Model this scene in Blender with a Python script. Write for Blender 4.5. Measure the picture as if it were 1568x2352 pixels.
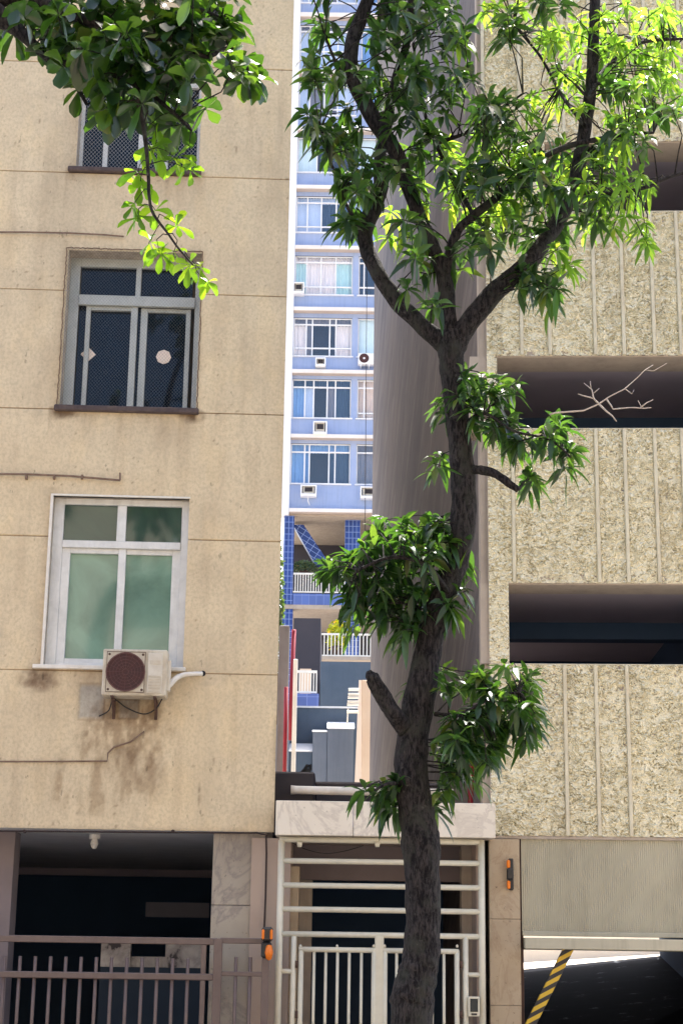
import bpy, math, random
import numpy as np
from mathutils import Matrix, Vector
R = math.radians
random.seed(7); rng = np.random.default_rng(7)
for o in list(bpy.data.objects): bpy.data.objects.remove(o)
SC = bpy.context.scene
COL = SC.collection
# ------------------------------------------------------------ camera
FP = 3800.0; CX, CY = 784.0, 1176.0           # focal length and centre in a 1568 x 2352 picture
PITCH, ROLL, EYE = 15.0, 0.0147, 1.55
cam = bpy.data.cameras.new('camera'); co = bpy.data.objects.new('camera', cam); COL.objects.link(co)
CM = Matrix.Rotation(R(90+PITCH), 3, 'X') @ Matrix.Rotation(ROLL, 3, 'Z')
co.matrix_world = Matrix.Translation((0, 0, EYE)) @ CM.to_4x4()
cam.sensor_fit = 'VERTICAL'; cam.sensor_height = 36; cam.lens = 36*FP/2352
cam.clip_end = 2000; cam.clip_start = 0.1
SC.camera = co
SC.render.resolution_x = 682; SC.render.resolution_y = 1024
# ------------------------------------------------------------ world, sun, exposure
SUN_EL, SUN_AZ = 62.0, 14.0                    # azimuth from +Y towards +X
w = bpy.data.worlds.new('World'); SC.world = w; w.use_nodes = True
nt = w.node_tree; bg = nt.nodes['Background']
sky = nt.nodes.new('ShaderNodeTexSky'); sky.sky_type = 'NISHITA'; sky.sun_disc = False
sky.sun_elevation = R(SUN_EL); sky.sun_rotation = R(SUN_AZ)
sky.air_density = 1.0; sky.dust_density = 5.0; sky.ozone_density = 1.0
nt.links.new(sky.outputs[0], bg.inputs[0]); bg.inputs[1].default_value = 0.15
sl = bpy.data.lights.new('sun', 'SUN'); sl.energy = 4.0; sl.angle = R(0.5); sl.color = (1, .95, .86)
so = bpy.data.objects.new('sun', sl); COL.objects.link(so)
sd = Vector((math.sin(R(SUN_AZ))*math.cos(R(SUN_EL)), math.cos(R(SUN_AZ))*math.cos(R(SUN_EL)), math.sin(R(SUN_EL))))
so.rotation_euler = sd.to_track_quat('Z', 'Y').to_euler(); so.location = (0, 0, 40)
SC.view_settings.view_transform = 'Standard'; SC.view_settings.look = 'None'
SC.view_settings.exposure = 1.85; SC.view_settings.gamma = 1
# ------------------------------------------------------------ helpers
def ray(x, y):
    return CM @ Vector(((x-CX)/FP, -(y-CY)/FP, -1))
def tp(x, y, d):                               # world point seen at (x,y) that stands d metres down the view
    r = ray(x, y); return Vector((0, 0, EYE)) + r*(d/r.y)
class Frame:                                   # a facade: u along it, w out of it (towards the street), z up
    def __init__(s, x, y, d, yaw):
        p = tp(x, y, d); s.o = Vector((p.x, p.y, 0)); a = R(yaw)
        s.du = Vector((math.cos(a), math.sin(a), 0)); s.dn = Vector((math.sin(a), -math.cos(a), 0))
    def p(s, u, w, z): return s.o + s.du*u + s.dn*w + Vector((0, 0, z))
    def px(s, x, y, w=0):
        r = ray(x, y); C = Vector((0, 0, EYE)); q = s.o + s.dn*w
        t = (q-C).dot(s.dn)/r.dot(s.dn); P = C + r*t
        return (P-s.o).dot(s.du), P.z
    def P(s, x, y, w=0):
        u, z = s.px(x, y, w); return s.p(u, w, z)
    def rect(s, x0, y0, x1, y1, w=0):          # pixel rectangle -> upright rectangle on the facade
        ym, xm = (y0+y1)/2, (x0+x1)/2
        return s.px(x0, ym, w)[0], s.px(x1, ym, w)[0], s.px(xm, y1, w)[1], s.px(xm, y0, w)[1]
class MB:
    def __init__(s): s.v = []; s.f = []; s.m = []; s.col = None
    def add(s, vs, fs, m=0):
        n = len(s.v); s.v += [Vector(v) for v in vs]; s.f += [tuple(i+n for i in f) for f in fs]; s.m += [m]*len(fs); return s
    def box(s, F, u0, u1, w0, w1, z0, z1, m=0, bev=0.0):
        if bev <= 0:
            vs = [F.p(u, w, z) for z in (z0, z1) for w in (w0, w1) for u in (u0, u1)]
            return s.add(vs, [(0,1,3,2),(4,6,7,5),(0,4,5,1),(2,3,7,6),(0,2,6,4),(1,5,7,3)], m)
        b = min(bev, abs(u1-u0)*.45, abs(w1-w0)*.45, abs(z1-z0)*.45)
        if u0 > u1: u0, u1 = u1, u0
        if w0 > w1: w0, w1 = w1, w0
        if z0 > z1: z0, z1 = z1, z0
        vs = []; X = ((u0, 1), (u1, -1)); Y = ((w0, 1), (w1, -1)); Z = ((z0, 1), (z1, -1)); idx = {}
        for i, (x, sx) in enumerate(X):
            for j, (y, sy) in enumerate(Y):
                for k, (z, sz) in enumerate(Z):
                    for a, (dx, dy, dz) in enumerate(((0, b, b), (b, 0, b), (b, b, 0))):
                        idx[i, j, k, a] = len(vs); vs.append(F.p(x+sx*dx, y+sy*dy, z+sz*dz))
        g = lambda *t: idx[t]; fs = []
        for i in (0, 1): fs.append((g(i,0,0,0), g(i,1,0,0), g(i,1,1,0), g(i,0,1,0)))
        for j in (0, 1): fs.append((g(0,j,0,1), g(1,j,0,1), g(1,j,1,1), g(0,j,1,1)))
        for k in (0, 1): fs.append((g(0,0,k,2), g(1,0,k,2), g(1,1,k,2), g(0,1,k,2)))
        for j in (0, 1):
            for k in (0, 1): fs.append((g(0,j,k,1), g(1,j,k,1), g(1,j,k,2), g(0,j,k,2)))
        for i in (0, 1):
            for k in (0, 1): fs.append((g(i,0,k,0), g(i,1,k,0), g(i,1,k,2), g(i,0,k,2)))
            for j in (0, 1): fs.append((g(i,j,0,0), g(i,j,1,0), g(i,j,1,1), g(i,j,0,1)))
        for i in (0, 1):
            for j in (0, 1):
                for k in (0, 1): fs.append((g(i,j,k,0), g(i,j,k,1), g(i,j,k,2)))
        return s.add(vs, fs, m)
    def tube(s, pts, rad, n=8, m=0, cap=True, wob=0.0, sm=0):
        pts = [Vector(p) for p in pts]
        if not hasattr(rad, '__len__'): rad = [rad]*len(pts)
        if sm: pts, rad = smooth(pts, rad, sm)
        base = len(s.v); up = Vector((0.3, 0.1, 1)).normalized(); prev = None
        ph = random.random()*9
        for i, p in enumerate(pts):
            t = (pts[min(i+1, len(pts)-1)]-pts[max(i-1, 0)]).normalized()
            if prev is None:
                a = t.cross(Vector((0, 1, 0)) if abs(t.y) < .9 else Vector((1, 0, 0))).normalized()
            else: a = (prev - t*prev.dot(t)).normalized()
            prev = a; b = t.cross(a)
            for k in range(n):
                an = 2*math.pi*k/n
                r = rad[i]*(1+wob*(math.sin(3*an+i*.7+ph)*.5+math.sin(2*an-i*.41+ph*2)*.5+random.uniform(-.35,.35)))
                s.v.append(p + a*math.cos(an)*r + b*math.sin(an)*r)
        for i in range(len(pts)-1):
            for k in range(n):
                s.f.append((base+i*n+k, base+i*n+(k+1)%n, base+(i+1)*n+(k+1)%n, base+(i+1)*n+k)); s.m.append(m)
        if cap:
            s.f.append(tuple(base+k for k in range(n))[::-1]); s.f.append(tuple(base+(len(pts)-1)*n+k for k in range(n))); s.m += [m, m]
        return s
    def disc(s, F, u, w, z, r0, r1, th, n=28, m=0):   # ring or disc lying in the facade, th thick
        vs = []
        for ww in (w, w+th):
            for r in (r0, r1):
                for k in range(n):
                    a = 2*math.pi*k/n; vs.append(F.p(u+r*math.cos(a), ww, z+r*math.sin(a)))
        fs = []
        for k in range(n):
            q = (k+1) % n
            fs += [(2*n+k, 2*n+q, 3*n+q, 3*n+k), (n+k, n+q, 3*n+q, 3*n+k), (k, q, 2*n+q, 2*n+k), (k, q, n+q, n+k)]
        return s.add(vs, fs, m)
def smooth(pts, rad, k):
    P = []; Q = []
    n = len(pts)
    for i in range(n-1):
        a = pts[max(i-1, 0)]; b = pts[i]; c = pts[i+1]; d = pts[min(i+2, n-1)]
        for j in range(k):
            t = j/k; t2 = t*t; t3 = t2*t
            P.append(.5*((2*b)+(c-a)*t+(2*a-5*b+4*c-d)*t2+(-a+3*b-3*c+d)*t3)); Q.append(rad[i]*(1-t)+rad[i+1]*t)
    P.append(pts[-1]); Q.append(rad[-1]); return P, Q
def obj(name, mb, mats, parent=None, smooth_=False, loc=None):
    me = bpy.data.meshes.new(name)
    base = Vector((0, 0, 0))
    if parent is not None:
        q = parent
        while q is not None: base = base + q.location; q = q.parent
    elif loc is not None: base = Vector(loc)
    elif mb.v:
        a = np.array([tuple(v) for v in mb.v]); c = (a.min(0)+a.max(0))/2; base = Vector((c[0], c[1], a[:, 2].min()))
    me.from_pydata([tuple(v-base) for v in mb.v], [], mb.f)
    if not isinstance(mats, (list, tuple)): mats = [mats]
    for m in mats: me.materials.append(m)
    if len(mats) > 1: me.polygons.foreach_set('material_index', mb.m)
    if smooth_: me.polygons.foreach_set('use_smooth', [True]*len(me.polygons))
    if mb.col is not None:
        at = me.color_attributes.new('tint', 'FLOAT_COLOR', 'POINT')
        at.data.foreach_set('color', np.asarray(mb.col, dtype=np.float32).ravel())
    me.update()
    o = bpy.data.objects.new(name, me); COL.objects.link(o)
    if parent is not None: o.parent = parent
    else: o.location = base
    return o
def tag(o, label=None, cat=None, group=None, kind=None):
    if label: o['label'] = label
    if cat: o['category'] = cat
    if group: o['group'] = group
    if kind: o['kind'] = kind
    return o
def thing(name, loc, label, cat, group=None):
    o = bpy.data.objects.new(name, None); COL.objects.link(o); o.location = loc; o.empty_display_size = .3
    return tag(o, label, cat, group)
# ------------------------------------------------------------ materials
def lin(c):
    return tuple(((v/255)/12.92 if v/255 <= .04045 else ((v/255+.055)/1.055)**2.4) for v in c)
def newmat(name):
    m = bpy.data.materials.new(name); m.use_nodes = True; return m, m.node_tree, m.node_tree.nodes['Principled BSDF']
def N(nt, t, **k):
    n = nt.nodes.new(t)
    for a, b in k.items(): setattr(n, a, b)
    return n
def coords(nt, scale=(1, 1, 1), rot=(0, 0, 0), obj_=False):
    g = N(nt, 'ShaderNodeTexCoord') if obj_ else N(nt, 'ShaderNodeNewGeometry')
    mp = N(nt, 'ShaderNodeMapping'); mp.inputs['Scale'].default_value = scale; mp.inputs['Rotation'].default_value = rot
    nt.links.new(g.outputs['Object' if obj_ else 'Position'], mp.inputs[0]); return mp.outputs[0]
def noise(nt, vec, scale, detail=5, rough=.6, dist=0):
    n = N(nt, 'ShaderNodeTexNoise'); n.inputs['Scale'].default_value = scale; n.inputs['Detail'].default_value = detail
    n.inputs['Roughness'].default_value = rough; n.inputs['Distortion'].default_value = dist; nt.links.new(vec, n.inputs['Vector']); return n.outputs['Fac']
def ramp(nt, fac, stops):
    r = N(nt, 'ShaderNodeValToRGB'); nt.links.new(fac, r.inputs[0]); e = r.color_ramp.elements
    while len(e) < len(stops): e.new(.5)
    for i, (p, c) in enumerate(stops): e[i].position = p; e[i].color = (*c, 1) if len(c) == 3 else c
    return r.outputs[0]
def mixc(nt, fac, a, b, mode='MIX'):
    m = N(nt, 'ShaderNodeMix', data_type='RGBA', blend_type=mode)
    for s, v in ((m.inputs[0], fac), (m.inputs[6], a), (m.inputs[7], b)):
        if hasattr(v, 'node'): nt.links.new(v, s)
        elif isinstance(v, (int, float)): s.default_value = v
        else: s.default_value = (*v, 1)
    return m.outputs[2]
def bump(nt, bs, h, strength=.3, dist=.01):
    b = N(nt, 'ShaderNodeBump'); b.inputs['Strength'].default_value = strength; b.inputs['Distance'].default_value = dist
    nt.links.new(h, b.inputs['Height']); nt.links.new(b.outputs[0], bs.inputs['Normal'])
def rough_paint(name, c, c2=None, rough=.75, nscale=3.0, bs_=.25, bd=.004, bscale=60, streak=0, amt=.5, spec=.4, metal=0, tint=False, speck=0):
    m, nt, b = newmat(name); v = coords(nt)
    c = tuple(c); c2 = tuple(c2) if c2 else tuple(x*.72 for x in c)
    f = noise(nt, v, nscale, 6, .62, .3)
    col = mixc(nt, ramp(nt, f, [(.38, (0, 0, 0)), (.68, (1, 1, 1))]), c, c2)
    if amt != 1: col = mixc(nt, amt, c, col)
    if streak:
        v2 = coords(nt, (9, 9, .55)); g = noise(nt, v2, 1.2, 6, .7)
        col = mixc(nt, ramp(nt, g, [(.5, (0, 0, 0)), (.78, (streak, streak, streak))]), col, tuple(x*.35 for x in c2))
    if speck:
        g = noise(nt, coords(nt, (1, 1, .45)), 17, 3, .55); col = mixc(nt, ramp(nt, g, [(.69, (0, 0, 0)), (.735, (speck,)*3)]), col, tuple(x*.25 for x in c2))
    if tint:
        g = noise(nt, coords(nt, (1, 1, .8)), 34, 5, .7); col = mixc(nt, ramp(nt, g, [(.38, (.55, .55, .55)), (.56, (0, 0, 0))]), col, tuple(x*.68 for x in c))
        a = N(nt, 'ShaderNodeVertexColor'); a.layer_name = 'tint'; col = mixc(nt, 1.0, col, a.outputs[0], 'MULTIPLY')
    nt.links.new(col, b.inputs['Base Color']); b.inputs['Roughness'].default_value = rough
    b.inputs['Specular IOR Level'].default_value = spec; b.inputs['Metallic'].default_value = metal
    if bs_: bump(nt, b, noise(nt, v, bscale, 5, .65), bs_, bd)
    return m
def marble(name, c, vein, scale=2.2, stain=(.4, .3, .2), rough=.45, pits=0):
    m, nt, b = newmat(name); v = coords(nt, (1, 1, 1), (0, .5, 0))
    n1 = noise(nt, coords(nt, (1, 1, .55), (0, .6, 0)), scale, 7, .65, 1.6)
    col = mixc(nt, ramp(nt, n1, [(.47, (0, 0, 0)), (.5, (1, 1, 1)), (.53, (0, 0, 0))]), c, vein)
    col = mixc(nt, ramp(nt, noise(nt, v, scale*.9, 5, .6), [(.45, (0, 0, 0)), (.8, (.75, .75, .75))]), col, stain)
    sp = noise(nt, coords(nt), 26, 4, .6)
    col = mixc(nt, ramp(nt, sp, [(.63, (0, 0, 0)), (.72, (.55+pits*.3,)*3)]), col, tuple(x*.4 for x in stain))
    nt.links.new(col, b.inputs['Base Color']); b.inputs['Roughness'].default_value = rough
    bump(nt, b, sp, .15, .004); return m
def glass(name, tintc=(1, 1, 1), refl=.12, opaque=None, rough=.02, alpha=.85):
    m, nt, b = newmat(name); nt.nodes.remove(b); out = nt.nodes['Material Output']
    gl = N(nt, 'ShaderNodeBsdfGlossy'); gl.inputs['Roughness'].default_value = rough; gl.inputs['Color'].default_value = (.8, .9, 1, 1)
    if opaque is None:
        tr = N(nt, 'ShaderNodeBsdfTransparent'); tr.inputs[0].default_value = (*[x*alpha for x in tintc], 1)
    else:
        tr = N(nt, 'ShaderNodeBsdfDiffuse'); v = coords(nt)
        nt.links.new(mixc(nt, ramp(nt, noise(nt, v, 1.3, 5, .6, .8), [(.35, (0, 0, 0)), (.7, (1, 1, 1))]), opaque, tuple(x*.55 for x in opaque)), tr.inputs[0])
    mx = N(nt, 'ShaderNodeMixShader'); mx.inputs[0].default_value = refl
    nt.links.new(tr.outputs[0], mx.inputs[1]); nt.links.new(gl.outputs[0], mx.inputs[2]); nt.links.new(mx.outputs[0], out.inputs[0]); return m
def leafmat(name, dark, light, trans, tw=.45, rough=.38):
    m, nt, b = newmat(name); out = nt.nodes['Material Output']
    g = N(nt, 'ShaderNodeNewGeometry')
    c = ramp(nt, g.outputs['Random Per Island'], [(0, dark), (.55, tuple((x+y)/2 for x, y in zip(dark, light))), (.93, light), (.975, (light[0]*3.2, light[1]*1.1, light[2]*.8))])
    nt.links.new(c, b.inputs['Base Color']); b.inputs['Roughness'].default_value = rough; b.inputs['Specular IOR Level'].default_value = .55
    t = N(nt, 'ShaderNodeBsdfTranslucent'); tc = ramp(nt, g.outputs['Random Per Island'], [(0, tuple(x*.35 for x in trans)), (.6, tuple(x*.7 for x in trans)), (1, (trans[0]*1.5, trans[1]*1.05, trans[2]))])
    nt.links.new(tc, t.inputs[0])
    mx = N(nt, 'ShaderNodeMixShader'); mx.inputs[0].default_value = tw
    nt.links.new(b.outputs[0], mx.inputs[1]); nt.links.new(t.outputs[0], mx.inputs[2]); nt.links.new(mx.outputs[0], out.inputs[0]); return m
def tilemat(name, c, grout, sz=.16, flip=False, vary=.35):
    m, nt, b = newmat(name); g = N(nt, 'ShaderNodeNewGeometry'); sp = N(nt, 'ShaderNodeSeparateXYZ'); nt.links.new(g.outputs['Position'], sp.inputs[0])
    cb = N(nt, 'ShaderNodeCombineXYZ')
    ad = N(nt, 'ShaderNodeMath', operation='ADD'); nt.links.new(sp.outputs[0], ad.inputs[0]); nt.links.new(sp.outputs[1], ad.inputs[1])
    nt.links.new(ad.outputs[0], cb.inputs[0]); nt.links.new(sp.outputs[2], cb.inputs[1])
    mp = N(nt, 'ShaderNodeMapping'); nt.links.new(cb.outputs[0], mp.inputs[0])
    if flip: mp.inputs['Rotation'].default_value = (0, 0, R(flip))
    br = N(nt, 'ShaderNodeTexBrick'); br.offset = 0; br.squash = 1; nt.links.new(mp.outputs[0], br.inputs['Vector'])
    br.inputs['Scale'].default_value = 1; br.inputs['Brick Width'].default_value = sz; br.inputs['Row Height'].default_value = sz*1.6; br.inputs['Mortar Size'].default_value = .012
    br.inputs['Color1'].default_value = (*c, 1); br.inputs['Color2'].default_value = (*[x*(1-vary) for x in c], 1); br.inputs['Mortar'].default_value = (*grout, 1); br.inputs['Bias'].default_value = 0
    nt.links.new(br.outputs[0], b.inputs['Base Color']); b.inputs['Roughness'].default_value = .3; return m
M = {}
M['cream'] = rough_paint('cream_render', (.70, .575, .385), (.59, .475, .315), nscale=2.3, streak=.16, bscale=45, bs_=.35, bd=.004, tint=True, amt=.75, speck=.55)
M['groove'] = rough_paint('groove_dirt', (.30, .22, .13), rough=.9)
M['sill'] = rough_paint('sill_dark', (.07, .05, .05), (.16, .12, .1), nscale=14, rough=.9, bs_=.6, bd=.01)
M['alu'] = rough_paint('aluminium_white', (.72, .72, .70), (.5, .5, .48), rough=.45, nscale=8, bs_=.05, streak=.25)
M['alu_grey'] = rough_paint('aluminium_grey', (.46, .48, .46), (.33, .35, .33), rough=.4, nscale=8, bs_=.05, streak=.3)
M['jamb'] = rough_paint('window_jamb', (.52, .45, .37), (.2, .16, .13), rough=.8, nscale=9, streak=.5)
M['net'] = rough_paint('net_cord', (.46, .44, .40), rough=.8, bs_=0)
M['net_dark'] = rough_paint('dark_net_cord', (.13, .125, .12), rough=.8, bs_=0)
M['cord'] = rough_paint('net_border_cord', (.14, .09, .06), (.3, .2, .12), rough=.9, nscale=30, bs_=0)
M['glass_dark'] = glass('glass_dark', refl=.022, opaque=(.003, .009, .018), rough=.03)
M['glass_green'] = glass('glass_green', refl=.05, opaque=(.20, .33, .25), rough=.06)
M['glass_green_dark'] = glass('glass_green_dark', refl=.05, opaque=(.045, .085, .065), rough=.05)
M['glass_clear'] = glass('glass_clear', refl=.05, alpha=1, tintc=(1, 1, 1), rough=.02)
M['black'] = rough_paint('dark_gap', (.012, .012, .016), rough=.8, bs_=0)
M['ac_body'] = rough_paint('ac_painted_metal', (.60, .55, .45), (.33, .24, .15), nscale=7, rough=.5, bs_=.08, streak=.45)
M['ac_side'] = rough_paint('ac_panel', (.62, .58, .50), (.45, .38, .28), nscale=7, rough=.5, bs_=.08)
M['ac_fan'] = rough_paint('ac_fan_rust', (.05, .02, .02), (.10, .03, .025), nscale=16, rough=.7, bs_=.2)
M['rust'] = rough_paint('rust_metal', (.10, .055, .04), (.04, .03, .03), nscale=20, rough=.85)
M['rubber'] = rough_paint('black_rubber', (.015, .015, .017), rough=.6, bs_=0)
M['white_pl'] = rough_paint('white_plastic', (.75, .72, .66), (.6, .52, .42), nscale=12, rough=.5, bs_=.05)
M['conduit'] = rough_paint('painted_conduit', (.16, .10, .07), (.34, .24, .17), nscale=12, rough=.7)
M['conduit_dark'] = rough_paint('dark_cable', (.035, .022, .02), rough=.7, bs_=0)
M['marble_p'] = marble('grey_marble', (.37, .325, .265), (.25, .22, .20), .8, (.15, .12, .10))
M['marble_w'] = marble('white_marble', (.74, .68, .58), (.58, .52, .45), 1.1, (.62, .55, .46), .35)
M['granite'] = marble('pink_travertine', (.42, .33, .225), (.36, .27, .18), 2.5, (.26, .17, .10), .5, pits=1)
M['soffit'] = rough_paint('soffit_paint', (.42, .33, .27), (.30, .23, .19), nscale=1.5, rough=.85)
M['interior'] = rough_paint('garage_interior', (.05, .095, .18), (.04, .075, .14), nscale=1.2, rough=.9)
M['interior_wall'] = rough_paint('passage_wall', (.22, .18, .18), (.15, .12, .12), nscale=2, rough=.85)
M['peel'] = None
M['fence'] = rough_paint('mauve_brown_paint', (.15, .108, .096), (.095, .065, .06), nscale=10, rough=.4, bs_=.08, streak=.2)
M['gate'] = rough_paint('ivory_gate_paint', (.64, .60, .48), (.52, .48, .37), nscale=7, rough=.35, bs_=.05, streak=.2)
M['orange'] = rough_paint('orange_lens', (.85, .22, .02), (.7, .15, .01), rough=.25, bs_=0)
M['blackpl'] = rough_paint('black_plastic', (.02, .02, .022), rough=.35, bs_=0)
M['stucco'] = rough_paint('rough_stucco', (.82, .765, .585), (.74, .69, .51), nscale=2.5, rough=.9, bscale=90, bs_=.5, bd=.006, tint=True)
M['rib'] = rough_paint('stucco_rib_paint', (.66, .61, .46), (.44, .36, .24), nscale=6, rough=.85, bs_=.3)
M['ledge'] = rough_paint('ledge_concrete', (.44, .37, .30), (.30, .25, .21), nscale=4, rough=.85, streak=.3)
M['deck'] = rough_paint('slab_concrete', (.44, .39, .44), (.36, .32, .37), nscale=2, rough=.9)
M['shutter'] = rough_paint('shutter_paint', (.46, .43, .33), (.34, .31, .23), nscale=2, rough=.5, bs_=.05, streak=.3)
M['bark'] = rough_paint('dark_bark', (.014, .012, .014), (.045, .037, .036), nscale=9, rough=.9, bs_=.9, bd=.012, bscale=38)
def bark():
    m, nt, b = newmat('mango_bark'); v = coords(nt, (1, 1, .3))
    f = noise(nt, v, 46, 7, .7, .5); g = noise(nt, coords(nt), 6, 5, .65, .4); h = noise(nt, coords(nt), 15, 5, .7)
    col = ramp(nt, f, [(.42, (.004, .003, .004)), (.49, (.020, .017, .018)), (.62, (.05, .043, .042))])
    col = mixc(nt, ramp(nt, g, [(.50, (0, 0, 0)), (.66, (.8, .8, .8))]), col, (.040, .042, .034))
    col = mixc(nt, ramp(nt, h, [(.63, (0, 0, 0)), (.70, (.8, .8, .8))]), col, (.085, .078, .072))
    nt.links.new(col, b.inputs['Base Color']); b.inputs['Roughness'].default_value = .9; b.inputs['Specular IOR Level'].default_value = .25
    bump(nt, b, f, 1.0, .02); return m
M['bark'] = bark()
M['twig'] = rough_paint('pale_dead_wood', (.50, .44, .38), (.36, .30, .25), rough=.8, nscale=20)
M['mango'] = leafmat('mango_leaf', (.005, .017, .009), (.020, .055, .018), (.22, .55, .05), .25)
M['mango2'] = leafmat('mango_leaf_sun_painted', (.03, .09, .015), (.07, .19, .03), (.42, .80, .06), .55)  # mango leaf lightened: sunlight put into the colour
M['almond'] = leafmat('almond_leaf', (.004, .014, .010), (.014, .045, .016), (.24, .58, .03), .20, .3)
M['blue'] = rough_paint('blue_wall_paint', (.31, .395, .61), (.42, .49, .68), nscale=.8, rough=.85, bs_=.15, streak=.25)
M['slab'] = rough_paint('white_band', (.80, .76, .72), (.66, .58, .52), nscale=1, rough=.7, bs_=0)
M['slab_under'] = rough_paint('band_underside_bounce', (.50, .42, .38), (.4, .33, .3), nscale=1, rough=.85, bs_=0)  # darker warm tone paints bounce light on the band undersides
M['winwhite'] = rough_paint('window_white', (.82, .82, .84), rough=.5, bs_=0, amt=.2)
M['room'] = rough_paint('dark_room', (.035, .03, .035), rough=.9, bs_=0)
for n_, c_ in dict(cur_white=(.86, .80, .80), cur_cyan=(.50, .74, .76), cur_blue=(.20, .38, .68), cur_navy=(.03, .06, .11), cur_cream=(.82, .68, .58), cur_sky=(.50, .62, .84), cur_grey=(.20, .20, .24), cur_ice=(.66, .82, .88)).items():
    M[n_] = rough_paint(n_, c_, rough=.9, bs_=0, amt=.3)
M['tile'] = tilemat('blue_tile', (.02, .055, .26), (.20, .27, .52))
M['tile_d'] = tilemat('blue_tile_slanted', (.018, .05, .24), (.24, .32, .60), .2, flip=-58)
M['tile_l'] = tilemat('light_blue_tile', (.10, .16, .44), (.16, .22, .48), .3)
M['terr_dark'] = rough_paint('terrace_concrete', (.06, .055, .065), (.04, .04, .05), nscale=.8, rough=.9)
M['slate'] = rough_paint('blue_grey_paint', (.06, .09, .13), (.09, .12, .165), nscale=1.2, rough=.8, streak=.15)
M['slate_l'] = rough_paint('pale_blue_grey_paint', (.15, .185, .24), (.11, .14, .19), nscale=1.4, rough=.8, streak=.2)
M['cap'] = rough_paint('white_coping', (.62, .64, .66), (.5, .52, .55), rough=.7)
M['grey_post'] = rough_paint('weathered_concrete', (.17, .155, .155), (.12, .10, .095), nscale=3, rough=.9, streak=.4)
M['red'] = rough_paint('red_paint', (.26, .006, .02), (.18, .005, .015), rough=.45, bs_=0)
M['peach'] = rough_paint('peach_wall', (.60, .46, .34), (.70, .60, .48), nscale=1, rough=.85, streak=.2)
M['rail_w'] = rough_paint('white_rail', (.78, .76, .70), rough=.5, bs_=0)
M['tar'] = rough_paint('black_sheet', (.025, .022, .03), (.05, .035, .035), nscale=5, rough=.6)
M['asphalt'] = rough_paint('asphalt', (.05, .05, .052), (.035, .035, .037), nscale=3, rough=.9)
M['paving'] = rough_paint('sidewalk_paving', (.34, .31, .27), (.25, .22, .19), nscale=2, rough=.85)
M['kerb'] = rough_paint('kerb_granite', (.3, .29, .28), rough=.8)
M['plant'] = leafmat('balcony_leaf', (.03, .06, .03), (.12, .16, .10), (.2, .4, .05), .3)
M['plant_y'] = leafmat('yellow_leaf', (.35, .40, .01), (.55, .60, .02), (.7, .8, .02), .4)
M['light_wall'] = rough_paint('ramp_wall', (.78, .70, .58), (.68, .58, .46), rough=.8)
def concrete_side():
    m, nt, b = newmat('streaked_side_concrete')
    # lighter and darker streaks in the colour, leaning back with depth
    g = N(nt, 'ShaderNodeNewGeometry'); sp = N(nt, 'ShaderNodeSeparateXYZ'); nt.links.new(g.outputs['Position'], sp.inputs[0])
    def mad(i, a, j, bb):
        x = N(nt, 'ShaderNodeMath', operation='MULTIPLY'); nt.links.new(sp.outputs[i], x.inputs[0]); x.inputs[1].default_value = a
        y = N(nt, 'ShaderNodeMath', operation='MULTIPLY_ADD'); nt.links.new(sp.outputs[j], y.inputs[0]); y.inputs[1].default_value = bb; nt.links.new(x.outputs[0], y.inputs[2]); return y.outputs[0]
    cb = N(nt, 'ShaderNodeCombineXYZ'); nt.links.new(mad(1, 1.0, 2, 1.15), cb.inputs[0]); nt.links.new(mad(2, .16, 1, -.10), cb.inputs[1])
    f1 = noise(nt, cb.outputs[0], .55, 5, .6); f2 = noise(nt, cb.outputs[0], 6.5, 6, .75)
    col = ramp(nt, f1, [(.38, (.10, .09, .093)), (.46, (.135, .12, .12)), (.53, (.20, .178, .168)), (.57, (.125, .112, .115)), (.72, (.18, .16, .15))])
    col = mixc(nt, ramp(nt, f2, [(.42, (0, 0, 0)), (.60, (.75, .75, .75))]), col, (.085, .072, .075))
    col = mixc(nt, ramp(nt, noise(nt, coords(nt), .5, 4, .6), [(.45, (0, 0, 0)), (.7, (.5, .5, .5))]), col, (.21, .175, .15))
    nt.links.new(col, b.inputs['Base Color']); b.inputs['Roughness'].default_value = .9
    bump(nt, b, noise(nt, coords(nt), 30, 5, .6), .3, .006); return m
M['side'] = concrete_side()
def peel():
    m, nt, b = newmat('peeling_wall'); v = coords(nt)
    c = ramp(nt, noise(nt, v, 4, 6, .6, .4), [(.40, (.46, .44, .42)), (.50, (.34, .32, .31)), (.58, (.26, .24, .23)), (.62, (.05, .045, .05))])
    nt.links.new(c, b.inputs['Base Color']); b.inputs['Roughness'].default_value = .9; return m
M['peel'] = peel()
def stripe():
    m, nt, b = newmat('hazard_stripes'); g = N(nt, 'ShaderNodeNewGeometry'); sp = N(nt, 'ShaderNodeSeparateXYZ'); nt.links.new(g.outputs['Position'], sp.inputs[0])
    a = N(nt, 'ShaderNodeMath', operation='MULTIPLY'); nt.links.new(sp.outputs[2], a.inputs[0]); a.inputs[1].default_value = 11.5
    c = N(nt, 'ShaderNodeMath', operation='MULTIPLY_ADD'); nt.links.new(sp.outputs[0], c.inputs[0]); c.inputs[1].default_value = -6.0; nt.links.new(a.outputs[0], c.inputs[2])
    fr = N(nt, 'ShaderNodeMath', operation='FRACT'); nt.links.new(c.outputs[0], fr.inputs[0])
    gt = N(nt, 'ShaderNodeMath', operation='GREATER_THAN'); nt.links.new(fr.outputs[0], gt.inputs[0]); gt.inputs[1].default_value = .5
    nt.links.new(mixc(nt, gt.outputs[0], (.62, .40, .03), (.02, .02, .025)), b.inputs['Base Color']); b.inputs['Roughness'].default_value = .5; return m
M['stripe'] = stripe()
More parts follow.
